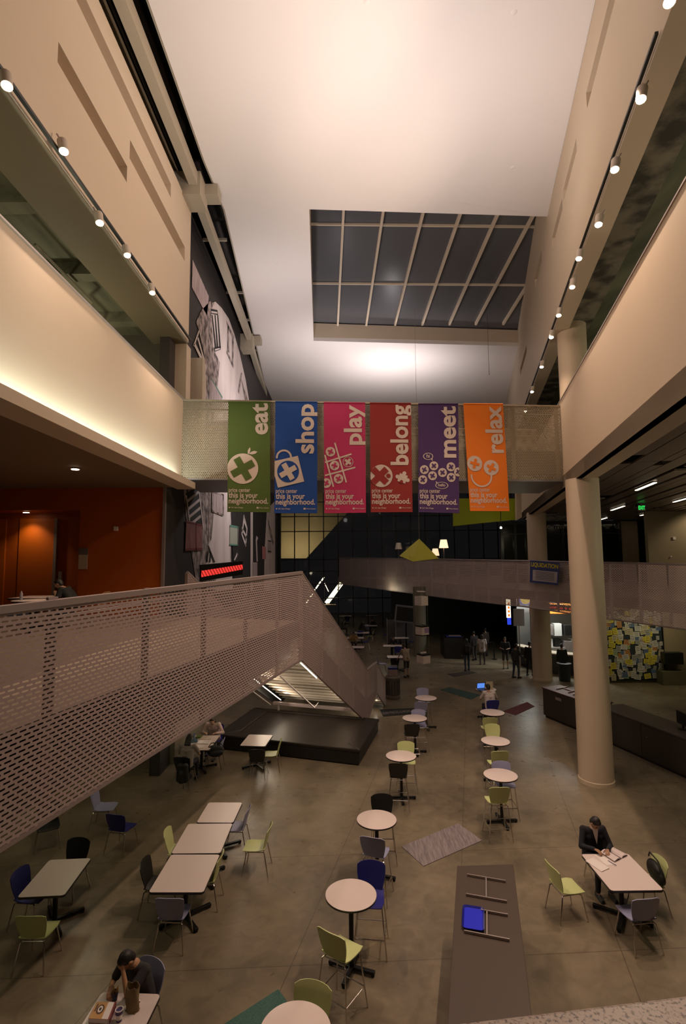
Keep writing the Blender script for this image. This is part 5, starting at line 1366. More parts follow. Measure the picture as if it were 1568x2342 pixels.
# ------------------------------------------------------------------ rear furniture
GR = 'tables in the dim rear hall'
for i, (px, py, lab) in enumerate([(812, 1459, 'dim rear table behind the diner in ochre'), (811, 1480, 'dim rear table with food before the diner in ochre'), (846, 1431, 'dim rear table shared by the two dark-clothed people'), (826, 1447, 'dim rear table left of the middle of the hall'),
        (909, 1502, 'table the tan-shirted person leans on'), (897, 1477, 'rear table beside the seated person in black'), (915, 1430, 'rear table near the propped screen'), (907, 1444, 'rear table with lavender chair in front'), (915, 1459, 'rear table left of the hanging white boxes'), (789, 1409, 'small rear table against the glass, farthest left'), (850, 1408, 'small rear table against the glass')]):
    q = G(px, py, .74)
    if i == 0: fr = make_rect(lab, 1.15, .76, R(40), GR); fr.location = (q[0], q[1], 0)
    else: dup(fr, (q[0], q[1], 0), R(random.uniform(-8, 8)), lab, GR)
for col, px, py, ang, lab in [('lavender', 873, 1518, 0, 'lavender chair standing alone beyond the stair foot'), ('navy', 794, 1420, -90, 'navy chair against the glass at far left'), ('lavender', 838, 1439, 90, 'lavender chair before the dark-clothed pair'), ('navy', 823, 1455, 90, 'navy chair behind the diner in ochre'),
        ('navy', 836, 1468, 180, 'navy chair right of the ochre diner\'s table'), ('navy', 905, 1438, -90, 'navy chair between two rear tables'), ('navy', 882, 1453, 0, 'navy chair facing right in mid rear hall'), ('navy', 943, 1468, 180, 'navy chair beside the rear column'),
        ('lavender', 914, 1455, 90, 'lavender chair pushed up to a rear table'), ('navy', 909, 1492, 90, 'navy chair between the seated and leaning people'), ('black', 902, 1520, 90, 'black chair before the table being leaned on'), ('lime', 846, 1455, 170, 'lime chair in the rear hall'), ('navy', 941, 1441, 180, 'navy chair by the rear column, farther one'), ('navy', 911, 1424, -90, 'navy chair at the table near the propped screen')]:
    put_chair('chair', col, G(px, py, .45), ang, lab, 'cafe chairs in the dim rear hall')
# litter bin with stacked trays
q = G(898, 1596, 0); bn = thing('litter_bin', 'round grey slatted litter bin with trays stacked on its top', 'bin', (q[0], q[1], 0))
mb = MB(); mb.lathe([(.30, 0), (.33, .02), (.33, .12), (.30, .14), (.30, .82), (.33, .84), (.34, .90), (.28, .96)], n=28); mb.build('shell', mat('bin_grey', (.13, .105, .09), .5), bn, smooth='auto')
for k in range(14):
    a = 2 * PI * k / 14; mb = MB(); mb.box((.31 * math.cos(a), .31 * math.sin(a), .48), (.02, .08, .62), rz=a); mb.build('slat', mat('bin_slat', (.05, .042, .038), .5), bn)
tr_ = thing('tray_stack_holder', 'pink-grey tray holder box with blue trays on top of the litter bin', 'tray holder', (q[0], q[1], .96))
mb = MB(); mb.box((0, 0, .14), (.42, .34, .28)); mb.build('box', mat('holder_pinkgrey', (.26, .19, .19), .6), tr_, bev=.01); mb = MB()
for k in range(4): mb.box((0, 0, .295 + k * .02), (.40, .32, .014))
mb.build('trays', NAVY, tr_, bev=.004)
# dark bin by the counter
q = G(1279, 1556, 0); mb = MB(); mb.lathe([(.26, 0), (.32, .80), (.345, .81), (.345, .86), (.31, .87)], n=28); o = mb.build('waste_bin', mat('bin_navy', (.018, .022, .030), .45), smooth='auto'); o.location = (q[0] + .22, q[1] - .1, 0); tag(o, 'tapered dark blue waste bin between the column and the food counter', 'bin')
# rear cabinet with trays
q = G(1036, 1507, 0); fc = thing('bin_cabinet', 'black cabinet with blue and cream trays on top in the rear hall', 'cabinet', (q[0] + .1, q[1] + .9, 0), R(-3))
mb = MB(); mb.box((0, 0, .62), (1.15, 1.8, 1.2)); mb.build('body', BLACKP, fc, bev=.02)
mb = MB(); mb.box((0, .2, 1.25), (1.2, 1.9, .05)); mb.build('top', BLACKM, fc); mb = MB(); mb.box((.05, -.55, 1.30), (.95, .5, .05)); mb.build('tray', NAVY, fc, bev=.01)
for k in range(2): mb = MB(); mb.box((.12, -.42 - k * .22, 1.335), (.7, .10, .03)); mb.build('tray_slot', mat('dim_cream', (.22, .17, .12), .6), fc)
# queue barrier
q = G(1130, 1508, 0); qb = thing('queue_post', 'black queue post with belt in the rear hall', 'queue post', (q[0], q[1], 0))
mb = MB(); mb.lathe([(.17, 0), (.17, .02), (.04, .04), (.035, .95), (.05, .96), (.05, 1.05)], n=20); mb.build('post', BLACKM, qb, smooth='auto')
mb = MB(); mb.box((-.75, .1, 1.0), (1.5, .02, .05), rz=-.1); mb.build('belt', BLACKP, qb)
# propped screen and easel sign
sc1 = thing('tilted_screen', 'tilted dark screen with grey frame in the rear hall', 'screen', tuple(D(928, 1408, 36)))
mb = MB(); mb.box((0, 0, .1), (1.5, .08, 1.15), ry=.12); mb.build('frame', mat('frame_grey', (.16, .14, .15), .6), sc1); mb = MB(); mb.box((0, -.05, .1), (1.28, .03, .93), ry=.12); mb.build('display', BLACKP, sc1); mb = MB(); mb.box((0, .1, -1.3), (.1, .1, 1.9)); mb.build('stand', BLACKM, sc1)
for i, (px0, px1, y0, y1, Y) in enumerate([(885, 940, 1395, 1440, 38), (905, 945, 1412, 1450, 37)]):
    p = D((px0 + px1) / 2, y1, Y); W_ = (px1 - px0) / 1190 * Y
    pt = thing('partition', ['grey fabric partition screen farther back in the hall', 'grey translucent partition nearer the rear column'][i], 'partition', (p[0], p[1], 0))
    mb = MB(); mb.box((0, 0, .95), (W_, .06, 1.5)); mb.build('panel', mat('partition_grey', (.10, .085, .085), .7), pt)
    for s in (-1, 1): mb = MB(); mb.box((s * W_ / 2, 0, .9), (.05, .08, 1.8)); mb.build('frame', METAL, pt)
p = D(1186, 1412, 29.5); es = thing('menu_board', 'pale framed menu board standing at the food counter', 'sign', (p[0], p[1], 0))
mb = MB(); mb.box((0, 0, p[2]), (.62, .05, .95)); mb.build('board', mat('board_grey', (.28, .25, .25), .6), es, bev=.01); mb = MB(); mb.box((0, .05, p[2] / 2), (.06, .04, p[2])); mb.build('stand', METAL, es)
p = D(1220, 1410, 29); o = MB().box((0, 0, 0), (.34, .3, 3.6)).build('counter_pier', mat('pale_grey_paint', (.24, .23, .20), .6)); o.location = (p[0], p[1], 1.8); tag(o, 'pale narrow pier beside the menu board', 'pier')
# lit shop signs
p = D(1161.5, 1375, 27.5); sg = thing('lit_blade_sign', 'narrow lit vertical sign, white and yellow with a blue tail, over the queue', 'sign', tuple(p))
mb = MB(); mb.prism([(-.10, -.05), (.10, -.05), (.10, .05), (-.10, .05)], -.85, .1); mb.build('panel', mat('sign_glow', (1, 1, 1), .5, emit=(1, .85, .62), estr=1.6), sg)
mb = MB(); mb.prism([(-.07, -.06), (.10, -.06), (.10, .05), (-.07, .05)], -1.2, -.85); mb.build('tail', mat('sign_blue', (.01, .02, .3), .5, emit=(.03, .07, .8), estr=.8), sg)
for k in range(4): mb = MB(); mb.box((0, -.056, -.12 - k * .2), (.10, .01, .12)); mb.build('mark', mat('sign_orange', (.6, .1, .01), .5, emit=(1, .25, .03), estr=.8), sg)
p = D(1200, 1376, 27.5); sg = thing('round_lit_sign', 'small round lit yellow and blue sign under the gallery edge', 'sign', tuple(p))
mb = MB(); mb.tube([(0, .04, .12), (0, -.04, .12)], .26, 24); mb.build('face', mat('sign_yellow', (.8, .6, .1), .5, emit=(1, .72, .2), estr=1.1), sg)
mb = MB()
for qd in ring_strip((0, .12), .285, .03, 0, 360, 24): mb.slab([(x, -.06, z) for x, z in qd], (0, .1, 0))
mb.build('rim', mat('sign_blue2', (.1, .1, .5), .5, emit=(.3, .35, .9), estr=.8), sg)
p = D(1256, 1390, 27.2); p2 = D(1308, 1397, 27.2); rs = thing('red_led_sign', 'line of red illuminated lettering above the food counter', 'sign', tuple(p))
mb = MB(); mb.slab([(0, .03, -.10), (p2[0] - p[0], .03, -.2), (p2[0] - p[0], .03, .08), (0, .03, .18)], (0, .05, 0)); mb.build('case', BLACKM, rs)
mb = MB(); rnd = random.Random(9); xx = .03
while xx < p2[0] - p[0] - .05:
    ww = rnd.uniform(.04, .12); mb.box((xx + ww / 2, 0, .02 - xx * .08), (ww, .02, .09)); xx += ww + rnd.choice([.03, .03, .12])
mb.build('letters', mat('led_letters', (.3, 0, 0), .5, emit=(1, .04, .03), estr=.9), rs)
# food counter kitchen
kx0 = D(1150, 1500, 29.5)[0]
kt = thing('food_counter', 'food counter with pale top lit by its kitchen, right rear', 'counter', (0, 0, 0))
ca_ = [G(1170, 1475, 1.05)[:2], G(1212, 1495, 1.05)[:2], np.array([10.9, 27.9]), np.array([13.1, 27.2]), np.array([13.1, 28.0]), np.array([10.6, 28.8])]
ca_ = [np.array(v) for v in ([9.9, 30.8], [10.2, 29.6], [10.55, 28.2], [12.9, 26.9], [13.0, 27.6], [11.0, 29.0], [10.4, 31.0])]
mb = MB(); mb.prism([tuple(v) for v in ca_], 1.0, 1.06); mb.build('worktop', mat('counter_cream', (.50, .42, .32), .4), kt)
mb = MB(); cc = sum(ca_) / 7; mb.prism([tuple(cc + (v - cc) * .96) for v in ca_], 0, 1.0); mb.build('front', mat('counter_front', (.03, .022, .018), .5), kt)
box_s('wall_kitchen', (10.5, 32.0, 0), (16, 32.2, 4.15), mat('kitchen_steel', (.45, .45, .44), .35, .5))
rack = thing('kitchen_range', 'stainless kitchen equipment behind the food counter', 'kitchen equipment', (12.2, 30.6, 0))
rnd = random.Random(5)
for k in range(9):
    x = -.9 + (k % 5) * .5; z = 1.0 + (k // 5) * .95; mb = MB(); mb.box((x, rnd.uniform(-.2, .2), z), (.42, .5, rnd.uniform(.5, .85))); mb.build('appliance', [METAL, mat('appliance_white', (.6, .58, .55), .4), BLACKP][k % 3], rack, bev=.01)
mb = MB(); mb.box((0, 0, .5), (2.6, .7, .95)); mb.build('base_unit', METAL, rack, bev=.01)
mb = MB(); mb.box((0, -.1, 3.15), (2.8, .5, .6)); mb.build('canopy', mat('canopy_orange', (.55, .16, .02), .5), rack, bev=.05)
light('kitchen_lamp', 'AREA', (12.0, 29.6, 3.9), 150, (.95, 1.0, .95), (12.0, 29.8, 0), sx=2.0, sy=.6)
light('kitchen_lamp', 'AREA', (10.6, 30.5, 3.9), 40, (.95, 1.0, .95), (10.6, 30.5, 0), sx=.6, sy=.6)

# bulletin board full of flyers
bb = thing('bulletin_board', 'large dark bulletin board covered with flyers on the rear right wall', 'notice board', (0, 0, 0))
bq = [D(1386, 1400, 25.88), D(1516, 1400, 25.88), D(1521, 1553, 25.88), D(1392, 1560, 25.88)]
X0 = bq[3][0] - .02; X1 = bq[2][0]; Z0 = max(.15, bq[3][2]); Z1 = 3.5
mb = MB(); mb.box(((X0 + X1) / 2, 25.93, (Z0 + Z1) / 2), (X1 - X0, .05, Z1 - Z0)); mb.build('panel', mat('board_navy', (.018, .024, .030), .8), bb)
mb = MB()
for z in (Z0, Z1): mb.box(((X0 + X1) / 2, 25.90, z), (X1 - X0 + .08, .06, .06))
for x in (X0, X1): mb.box((x, 25.90, (Z0 + Z1) / 2), (.06, .06, Z1 - Z0))
mb.build('frame', BLACKM, bb)
fl = {}
FC = dict(white=(.52, .50, .44), yellow=(.60, .50, .04), grey=(.30, .30, .27), blue=(.08, .14, .26), cream=(.48, .42, .26), orange=(.45, .20, .05), green=(.30, .38, .20))
rnd = random.Random(11); cols_ = ['white'] * 9 + ['grey'] * 4 + ['yellow'] * 3 + ['cream'] * 4 + ['blue'] * 2 + ['orange', 'green']
ng = 0
for i in range(14):
    for j in range(14):
        if rnd.random() < .10: continue
        col = rnd.choice(cols_)
        if i < 2 and rnd.random() < .6 and j < 9: col = 'yellow'
        s = rnd.choice(['sheet', 'sheet', 'card', 'wide']); key = col + s
        x = X0 + .16 + i * (X1 - X0 - .32) / 13 + rnd.uniform(-.10, .10); z = Z0 + .20 + j * (Z1 - Z0 - .40) / 13 + rnd.uniform(-.10, .10)
        W_, H_ = dict(sheet=(.23, .31), card=(.15, .19), wide=(.32, .24))[s]
        if key not in fl:
            mb = MB(); mb.box((0, 0, 0), (W_, .004, H_)); o = mb.build('flyer', mat('flyer_' + col, FC[col], .8)); fl[key] = o
            mb = MB()
            for k in range(3): mb.box((0, -.003, H_ * (.28 - k * .25)), (W_ * .7, .002, H_ * .07))
            mb.build('print', mat('ink', (0.08, 0.06, 0.06), 0.8), o)
        else:
            o = dup(fl[key])
        hpos = ['low', 'lower middle', 'upper middle', 'high'][min(3, j * 4 // 14)]; wpos = ['left', 'centre-left', 'centre-right', 'right'][min(3, i * 4 // 14)]
        o.location = (x, 25.88 - .004 * (ng % 5), z); o.rotation_euler = (0, rnd.uniform(-.22, .22), 0); ng += 1
        tag(o, '%s %s pinned %s, %s on the bulletin board' % (col, dict(sheet='upright flyer', card='small card', wide='wide flyer')[s], hpos, wpos), 'flyer', 'flyers on the bulletin board')
light('rear_wall_lamp', 'AREA', (14.6, 23.6, 3.9), 30, (1, .88, .55), (14.6, 26, 1.2), sx=.3, sy=3, along=(1, 0, 0))
o = MB().box((0, 0, 0), (.9, .35, .55)).build('dark_monitor', BLACKP, bev=.02); q = D(1536, 1505, 25.5); o.location = tuple(q); tag(o, 'dark boxy monitor on the olive wall right of the bulletin board', 'monitor')
mb = MB(); q = D(1536, 1530, 25.5); mb.box((q[0], 25.6, q[2] - .75), (1.1, .5, 1.3)); o = mb.build('wall_desk', mat('desk_olive', (.12, .11, .06), .6)); tag(o, 'low olive desk against the wall under the boxy monitor', 'desk')

# ------------------------------------------------------------------ hanging sculpture
hs = D(958, 1232, 24); kite = thing('pyramid_kite', 'yellow folded pyramid kite hanging in the atrium', 'sculpture', tuple(hs))
def kp(px, py, Y): return loc(kite, D(px, py, Y))
ap = kp(958, 1232, 24); L_ = kp(913, 1271, 23.4); R_ = kp(1003, 1277, 23.4); F_ = kp(944, 1284, 22.9); Bk = kp(965, 1268, 25)
YK = mat('kite_yellow', (.42, .40, .015), .6)
mb = MB(); mb.add([ap, L_, F_, R_, Bk], [(0, 1, 2), (0, 2, 3), (0, 3, 4), (0, 4, 1)]); o = mb.build('canopy', YK, kite); so = o.modifiers.new('s', 'SOLIDIFY'); so.thickness = .02
mb = MB(); m1 = kp(937, 1272, 23.3); m2 = kp(978, 1274, 23.3)
mb.slab([kp(935, 1271, 23.2), kp(943, 1285, 22.9), kp(951, 1274, 23.1)], (0, .02, 0)); mb.build('flap', YK, kite)
mb = MB()
for px in (915, 944, 966, 1000): mb.tube([kp(px, 1272, 23.3), kp(952 + (px - 915) * .12, 1352, 23.5)], .006, 5)
mb.tube([ap, (ap[0], ap[1], ap[2] + 11)], .006, 5)
mb.build('string', METAL, kite)
mb = MB(); c = kp(962, 1353, 23.5); mb.box(c, (.34, .34, .03)); mb.build('top_plate', PAPER, kite)
WB = mat('box_cream', (.82, .72, .66), .7)
for i, (px, py) in enumerate([(963, 1374), (965, 1442), (968, 1507)]):
    q = D(px, py, 23.5); b_ = thing('hanging_box', ['plain cream cube, uppermost box hanging below the yellow kite', 'cream box with black bands and lilac print, middle box below the kite', 'cream box with a black band on top, lowest box below the kite'][i], 'box', tuple(q), R(35), 'boxes below the kite')
    mb = MB(); mb.box((0, 0, 0), (.42, .42, .40 if i == 0 else .34)); mb.build('body', WB, b_)
    if i: mb = MB(); mb.box((0, 0, .20), (.44, .44, .06)); mb.build('band', BLACKP, b_)
    if i == 1:
        mb = MB(); mb.box((0, 0, -.19), (.44, .44, .04)); mb.build('lower_band', BLACKP, b_); mb = MB(); mb.box((.08, -.213, .02), (.26, .006, .22)); mb.build('print', mat('lilac', (.42, .28, .5), .7), b_)
    if i == 2:
        for k in range(4): mb = MB(); mb.ball((-.12 + .08 * k, 0, .26), .05, n=8, k=6); mb.build('topping', WB, b_)
    mb = MB()
    for sx in (-.18, .18):
        for sy in (-.18, .18): mb.tube([(sx, sy, .17), (sx, sy, 1.15 if i else .45)], .004, 4)
    mb.build('cord', mat('cord_green', (.25, .35, .15), .6), b_)

# floor lamps on the gallery
def floor_lamp(px, py, Y, label, tilt=0, est=3.0, s=1.0):
    q = D(px, py, Y); zb = 4.5; t = thing('floor_lamp', label, 'lamp', (q[0], q[1], zb)); hgt = q[2] - zb
    mb = MB(); mb.lathe([(.20, 0), (.20, .03), (.02, .04)], n=20); mb.build('base', METAL, t)
    mb = MB(); mb.tube([(0, 0, .03), (0, 0, hgt)], .018, 8); mb.build('pole', METAL, t)
    mb = MB(); mb.lathe([(.33 * s, hgt - .28 * s), (.22 * s, hgt + .30 * s), (.215 * s, hgt + .30 * s), (.32 * s, hgt - .28 * s)], n=24); mb.build('lamp_shade', mat('shade_%d' % int(est * 10), (.8, .7, .6), .7, emit=(1, .66, .40), estr=est), t, smooth='auto')
floor_lamp(1014, 1244, 37, 'tall floor lamp with lit white shade behind the gallery rail', est=1.3)
floor_lamp(995, 1263, 39, 'shorter floor lamp with lit shade beside the tall one', est=1.0, s=.9)
floor_lamp(911, 1249, 43, 'dim reflection of a floor lamp, modelled as a lamp farther along the gallery', est=.03, s=.9)  # a dim lamp reflection, modelled as a solid lamp
# small star-like lamp far right
p = D(1145, 1207, 29.5); sl = thing('ceiling_spotlight', 'small bright spotlight under the lime green band', 'lamp', tuple(p))
mb = MB(); mb.ball((0, 0, 0), .06, n=10, k=8); mb.build('bulb', BULB, sl); mb = MB(); mb.tube([(0, .03, .05), (.05, .1, 1.2)], .02, 6); mb.build('stem', BLACKM, sl)
# outdoor light strips past the glass
ol = thing('outdoor_light_bars', 'slanting bright light bars beyond the rear glass', 'light bar', tuple(D(740, 1380, 50)))
BARG = mat('bar_glow', (1, 1, 1), .5, emit=(1, .86, .55), estr=6)
for (a, b, r_) in [((700, 1380), (712, 1362), .05), ((713, 1360), (720, 1348), .05), ((722, 1346), (733, 1330), .06), ((735, 1328), (741, 1320), .06), ((745, 1379), (768, 1348), .14), ((768, 1347), (779, 1333), .12), ((751, 1380), (785, 1334), .04), ((742, 1334), (751, 1353), .03)]:
    mb = MB(); mb.tube([loc(ol, D(*a, 50)), loc(ol, D(*b, 50))], r_, 8); mb.build('light_tube', BARG, ol)
mb = MB(); mb.box(loc(ol, D(752, 1384, 50)), (1.3, .5, .12)); mb.box(loc(ol, D(710, 1387, 50)), (.9, .5, .10)); mb.build('ledge', WALLT, ol)
# pale building outside, lit from below
ob = MB(); g = [D(640, 1110, 54), D(850, 1110, 54), D(700, 1277, 54), D(640, 1277, 54)]
ob.slab(g, (0, .5, 0)); o = ob.build('outdoor_wall', mat('outdoor_cream', (.62, .50, .27), .8)); tag(o, 'pale yellow lit building wall outside beyond the rear glass', 'building')
qq = D(672, 1278, 51); light('outdoor_wall_light', 'AREA', tuple(qq), 130, (1, .84, .56), (qq[0] + .3, 54, 10), sx=.3, sy=3, along=(1, 0, 0))

# ------------------------------------------------------------------ fittings and lamps
def can(px, py, plane, label, on=True, dim=False, ang=0):
    if plane == 'R': q = PL(px, py, (RP[0] - .20, RP[1], 0), RA)
    else: q = PL(px, py, (-4.62, 0, 0), 0)
    s = -1 if plane == 'R' else 1
    t = thing('track_light', label, 'track light', tuple(q), 0, 'track lights along the %s wall' % ('right' if plane == 'R' else 'left'))
    mb = MB(); mb.tube([(0, 0, -.02), (-s * .06, .05, .20)], [.075, .085], 14); mb.build('can', mat('can_white', (.55, .46, .38), .5), t, smooth='auto')
    mb = MB(); mb.tube([(-s * .06, .05, .18), (-s * .16, .05, .34)], .015, 6); mb.build('bracket', METAL, t)
    mb = MB(); mb.ball((0, 0, -.03), (.065, .065, .035), n=14, k=8); mb.build('lamp', (BULBDIM if dim else BULB) if on else METAL, t, smooth=True)
pos = ['first at the upper right corner', 'second down from the upper right corner', 'third down', 'fourth down', 'fifth down', 'sixth down', 'seventh down', 'eighth down', 'ninth, beside the upper column', 'tenth, just above the footbridge', 'eleventh, seen through the footbridge mesh']
for i, (px, py) in enumerate([(1530, 2), (1465, 225), (1405, 386), (1368, 512), (1323, 590), (1308, 655), (1277, 720), (1260, 770), (1238, 838), (1216, 895), (1201, 940)]):
    can(px, py, 'R', 'track light on the right wall, ' + pos[i], True, i in (5, 8, 10))
posl = ['nearest at the left edge', 'second from the left edge', 'third from the left edge', 'fourth, angled away', 'fifth, farthest and angled away']
for i, (px, py) in enumerate([(16, 194), (146, 344), (228, 508), (291, 582), (348, 668)]):
    can(px, py, 'L', 'track light under the left wall, ' + posl[i], True, i > 2)
# tracks
mb = MB(); qs = [PL(x, y, (RP[0] - .06, RP[1], 0), RA) for x, y in ((1500, 60), (1200, 925))]; bar(mb, (qs[0][0], qs[0][1], 13.78), (qs[1][0], qs[1][1], 13.78), .05, .05); o = mb.build('light_track', BLACKM); tag(o, 'black lighting track along the foot of the right upper wall', 'light track')
mb = MB(); bar(mb, (-4.75, -2, 12.97), (-4.75, 15.8, 12.97), .06, .05); o = mb.build('light_track', BLACKM); tag(o, 'black lighting track along the foot of the left upper wall', 'light track')
# cafe downlights
for i, (px, py, z) in enumerate([(172, 1072, 8.24), (60, 1168, zr)]):
    q = G(px, py, z) if i == 0 else D(px, py, 15.95); z_ = 8.24 if i == 0 else zr - .0
    t = thing('recessed_downlight', ['round recessed downlight in the brown cafe ceiling', 'small downlight over the recessed orange doors'][i], 'downlight', (q[0], q[1], z_))
    mb = MB(); mb.lathe([(.11, -.012), (.09, -.014), (.085, -.004)], n=24); mb.build('trim', METAL, t); mb = MB(); mb.lathe([(.085, -.02), (.08, -.025)], n=24); mb.build('lens', BULBDIM, t)
    light('downlight', 'SPOT', (q[0], q[1], z_ - .06), 50 if i == 0 else 45, (1, .72, .45), (q[0], q[1] + (.0 if i == 0 else .15), 4), .05, 110, .8)
light('downlight', 'SPOT', (-6.5, 9.0, 8.1), 60, (1, .72, .45), (-5.8, 9.5, 4), .05, 120, .8)
light('downlight', 'SPOT', (-5.5, 12.0, 8.1), 60, (1, .72, .45), (-5.0, 12.3, 4), .05, 120, .8)
# cove light behind the ledge
mb = MB(); mb.box((-4.72, 10.2, 8.285), (.05, 9.6, .02)); o = mb.build('cove_light_strip', mat('cove_glow', (1, 1, 1), .5, emit=(.85, 1.0, .88), estr=6)); tag(o, 'greenish white cove light strip in the ledge of the left parapet', 'light strip')
for k in range(6):
    light('cove_tube', 'AREA', (-4.70, 6.1 + k * 1.62, 8.31), 17, (.82, 1.0, .92), (-4.78, 6.1 + k * 1.62, 9.3), sx=.06, sy=1.6, along=(0, 1, 0))
# gallery linear lights
GL = mat('linear_glow', (1, 1, 1), .5, emit=(1, .82, .58), estr=3.5)
for a, b, lab in [((1451, 1121), (1499, 1103), 'longest slanting linear light in the slatted ceiling at right'), ((1395, 1167), (1426, 1157), 'linear light in the slatted ceiling left of the exit sign'), ((1368, 1189), (1386, 1184), 'short linear light beside the big column'), ((1462, 1179), (1489, 1173), 'linear light directly below the exit sign'),
                  ((1480, 1190), (1503, 1184), 'lowest linear light above the beige wall'), ((1537, 1148), (1568, 1138), 'linear light at the right edge of the picture')]:
    A = Vector(G(*a, 8.33)); B = Vector(G(*b, 8.33)); t = thing('linear_light', lab, 'ceiling light', tuple(A), 0, 'linear lights in the slatted ceiling')
    v = B - A; v = ux * v.dot(ux); mb = MB(); mb.slab([Vector((0, 0, 0)), v, v + nx * .09, nx * .09], (0, 0, -.02)); mb.build('lens', GL, t)
    mb = MB(); mb.slab([nx * -.02, v + nx * -.02, v + nx * .11, nx * .11], (0, 0, .02)); mb.build('housing', BLACKM, t)
light('gallery_light', 'AREA', (14, 19, 8.2), 60, (1, .8, .55), (14, 19, 4), sx=2, sy=.3)
light('gallery_light', 'SPOT', (18.0, 24.6, 8.1), 70, (1, .82, .55), (18.0, 26.3, 6.0), .05, 130, .5)
# storefront lettering
for ch, px in (('o', 1255), ('m', 1281), ('d', 1367), ('a', 1389), ('d', 1411)):
    q = D(px - 5, 1209, YS - .05); mb = MB(); add_text(mb, ch, lambda a, c: (a, 0, c), .26 if ch != 'm' else .36, .25, .02)
    o = mb.build('sign_letter', mat('letter_grey', (.24, .19, .15), .6)); o.location = tuple(q); tag(o, 'grey storefront letter %s %s on the dark glass behind the gallery' % (ch, {1367: 'at the big column edge', 1389: 'between the two d', 1411: 'last of the row', 1255: 'first visible', 1281: 'second visible'}[px]), 'letter')
# exit sign
q = D(1467, 1161, 22); ex = thing('exit_sign', 'green illuminated EXIT sign hanging from the slatted ceiling', 'sign', tuple(q))
mb = MB(); mb.box((0, .03, 0), (.34, .04, .26)); mb.build('plate', mat('exit_plate', (.01, .03, .01), .3), ex)
mb = MB(); add_text(mb, 'EXIT', lambda a, c: (-.14 + a, 0, -.08 + c), .28, .12, .03); mb.build('letters', mat('exit_green', (0, .2, .05), .5, emit=(.03, .85, .12), estr=1.0), ex)
mb = MB(); mb.tube([(0, .03, .12), (0, .03, 8.36 - q[2])], .01, 6); mb.build('stem', METAL, ex)
# wall devices
for (px, py, Y, w_, h_, nm, lab, cat) in [(1541, 1231, 25.95, .14, .14, 'fire_alarm', 'small white alarm box on the beige wall right rear', 'alarm'), (1534, 1273, 25.95, .07, .07, 'wall_switch', 'tiny switch low on the beige wall', 'switch'), (265, 1209, 15.32, .13, .13, 'wall_switch', 'white switch plate on the orange wall', 'switch')]:
    q = D(px, py, Y); mb = MB(); mb.box((0, 0, 0), (w_, .04, h_)); o = mb.build(nm, PAPER, bev=.006); o.location = tuple(q); tag(o, lab, cat)
q = D(190, 1279, 15.32); nt_ = thing('wall_notice', 'two-part grey and cream notice on the orange wall by the doors', 'notice', tuple(q)); mb = MB(); mb.box((0, 0, -.08), (.26, .02, .42)); mb.build('sheet', mat('notice_cream', (.45, .36, .26), .7), nt_); mb = MB(); mb.box((0, 0, .23), (.26, .02, .19)); mb.build('header', mat('notice_grey', (.14, .11, .10), .6), nt_)
# sprinklers in the ceiling
for px, py, lab in [(838, 4, 'round sprinkler plate in the white ceiling near the top edge, left one'), (1175, 28, 'round sprinkler plate in the white ceiling near the top right'), (1172, 383, 'faint sprinkler plate in the ceiling before the skylight'), (634, 605, 'faint sprinkler plate in the ceiling left of the skylight')]:
    q = G(px, py, 18); mb = MB(); mb.lathe([(.05, -.012), (.07, 0)], n=20); o = mb.build('sprinkler_plate', CEIL, smooth='auto'); o.location = (q[0], q[1], 18); tag(o, lab, 'sprinkler')
q = D(1116, 748, 27.0); q2 = D(1118, 858, 27.0); hc = thing('hanging_cable', 'thin cable with a small lamp hanging from the skylight', 'cable', tuple(q2)); mb = MB(); mb.tube([(0, 0, .1), (0, 0, q[2] - q2[2] + 1)], .008, 5); mb.build('cord', BLACKM, hc); mb = MB(); mb.tube([(0, 0, 0), (0, 0, .16)], .03, 8); mb.build('fitting', PAPER, hc)

# ------------------------------------------------------------------ things on tables and seats
def on_table(px, py, z=.748): return tuple(G(px, py, z))
# right-hand table: open book, papers, pen
def c7(x, y): return (1180 + x * .2474, 1780 + y * .2474)
def flat(name, label, cat, px, z, th, m, group=None):
    g = [Vector(G(*c7(*p), z)) for p in px]; c = sum(g, Vector()) / len(g)
    mb = MB(); mb.prism([(p.x - c.x, p.y - c.y) for p in g], 0, th); o = mb.build(name, m); o.location = (c.x, c.y, z); return tag(o, label, cat, group), c
flat('notebook', 'lined writing pad lying nearest the lime chair on the reader\'s table', 'notebook', [(641, 768), (711, 738), (860, 836), (790, 868)], .746, .012, PAPER)
flat('paper_sheet', 'loose sheet of paper between writing pad and open book', 'paper', [(718, 703), (800, 720), (920, 795), (838, 806)], .745, .002, PAPER)
bk = thing('open_book', 'thick open textbook in front of the suited reader', 'book', tuple(G(*c7(905, 705), .748)))
gq = [Vector(G(*c7(*p), .748)) - bk.location for p in ((778, 690), (885, 640), (1028, 715), (908, 776))]
def bkp(u, v, z): p = gq[0] * (1 - u) * (1 - v) + gq[1] * u * (1 - v) + gq[2] * u * v + gq[3] * (1 - u) * v; return Vector((p.x, p.y, z))
for nm, v0, v1 in (('left_pages', 0, .5), ('right_pages', .5, 1)):
    mb = MB(); P_ = []
    for i in range(9):
        u = i / 8; hz = .018 + .020 * math.sin(PI * min(1, (u if u < .5 else 1 - u) * 2) * .9) - (.028 if abs(u - .5) < .01 else 0)
        P_.append([bkp(u, 0, hz), bkp(u, 1, hz)])
    if nm == 'left_pages': P_ = P_[:5]
    else: P_ = P_[4:]
    mb.grid(P_, .016, -1 if False else 1); mb.build(nm, mat('book_pages', (.66, .56, .55), .8), bk)
mb = MB(); mb.slab([bkp(0, 0, 0), bkp(1, 0, 0), bkp(1, 1, 0), bkp(0, 1, 0)], (0, 0, .008)); mb.build('cover', mat('book_cover_dark', (.05, .03, .03), .6), bk)
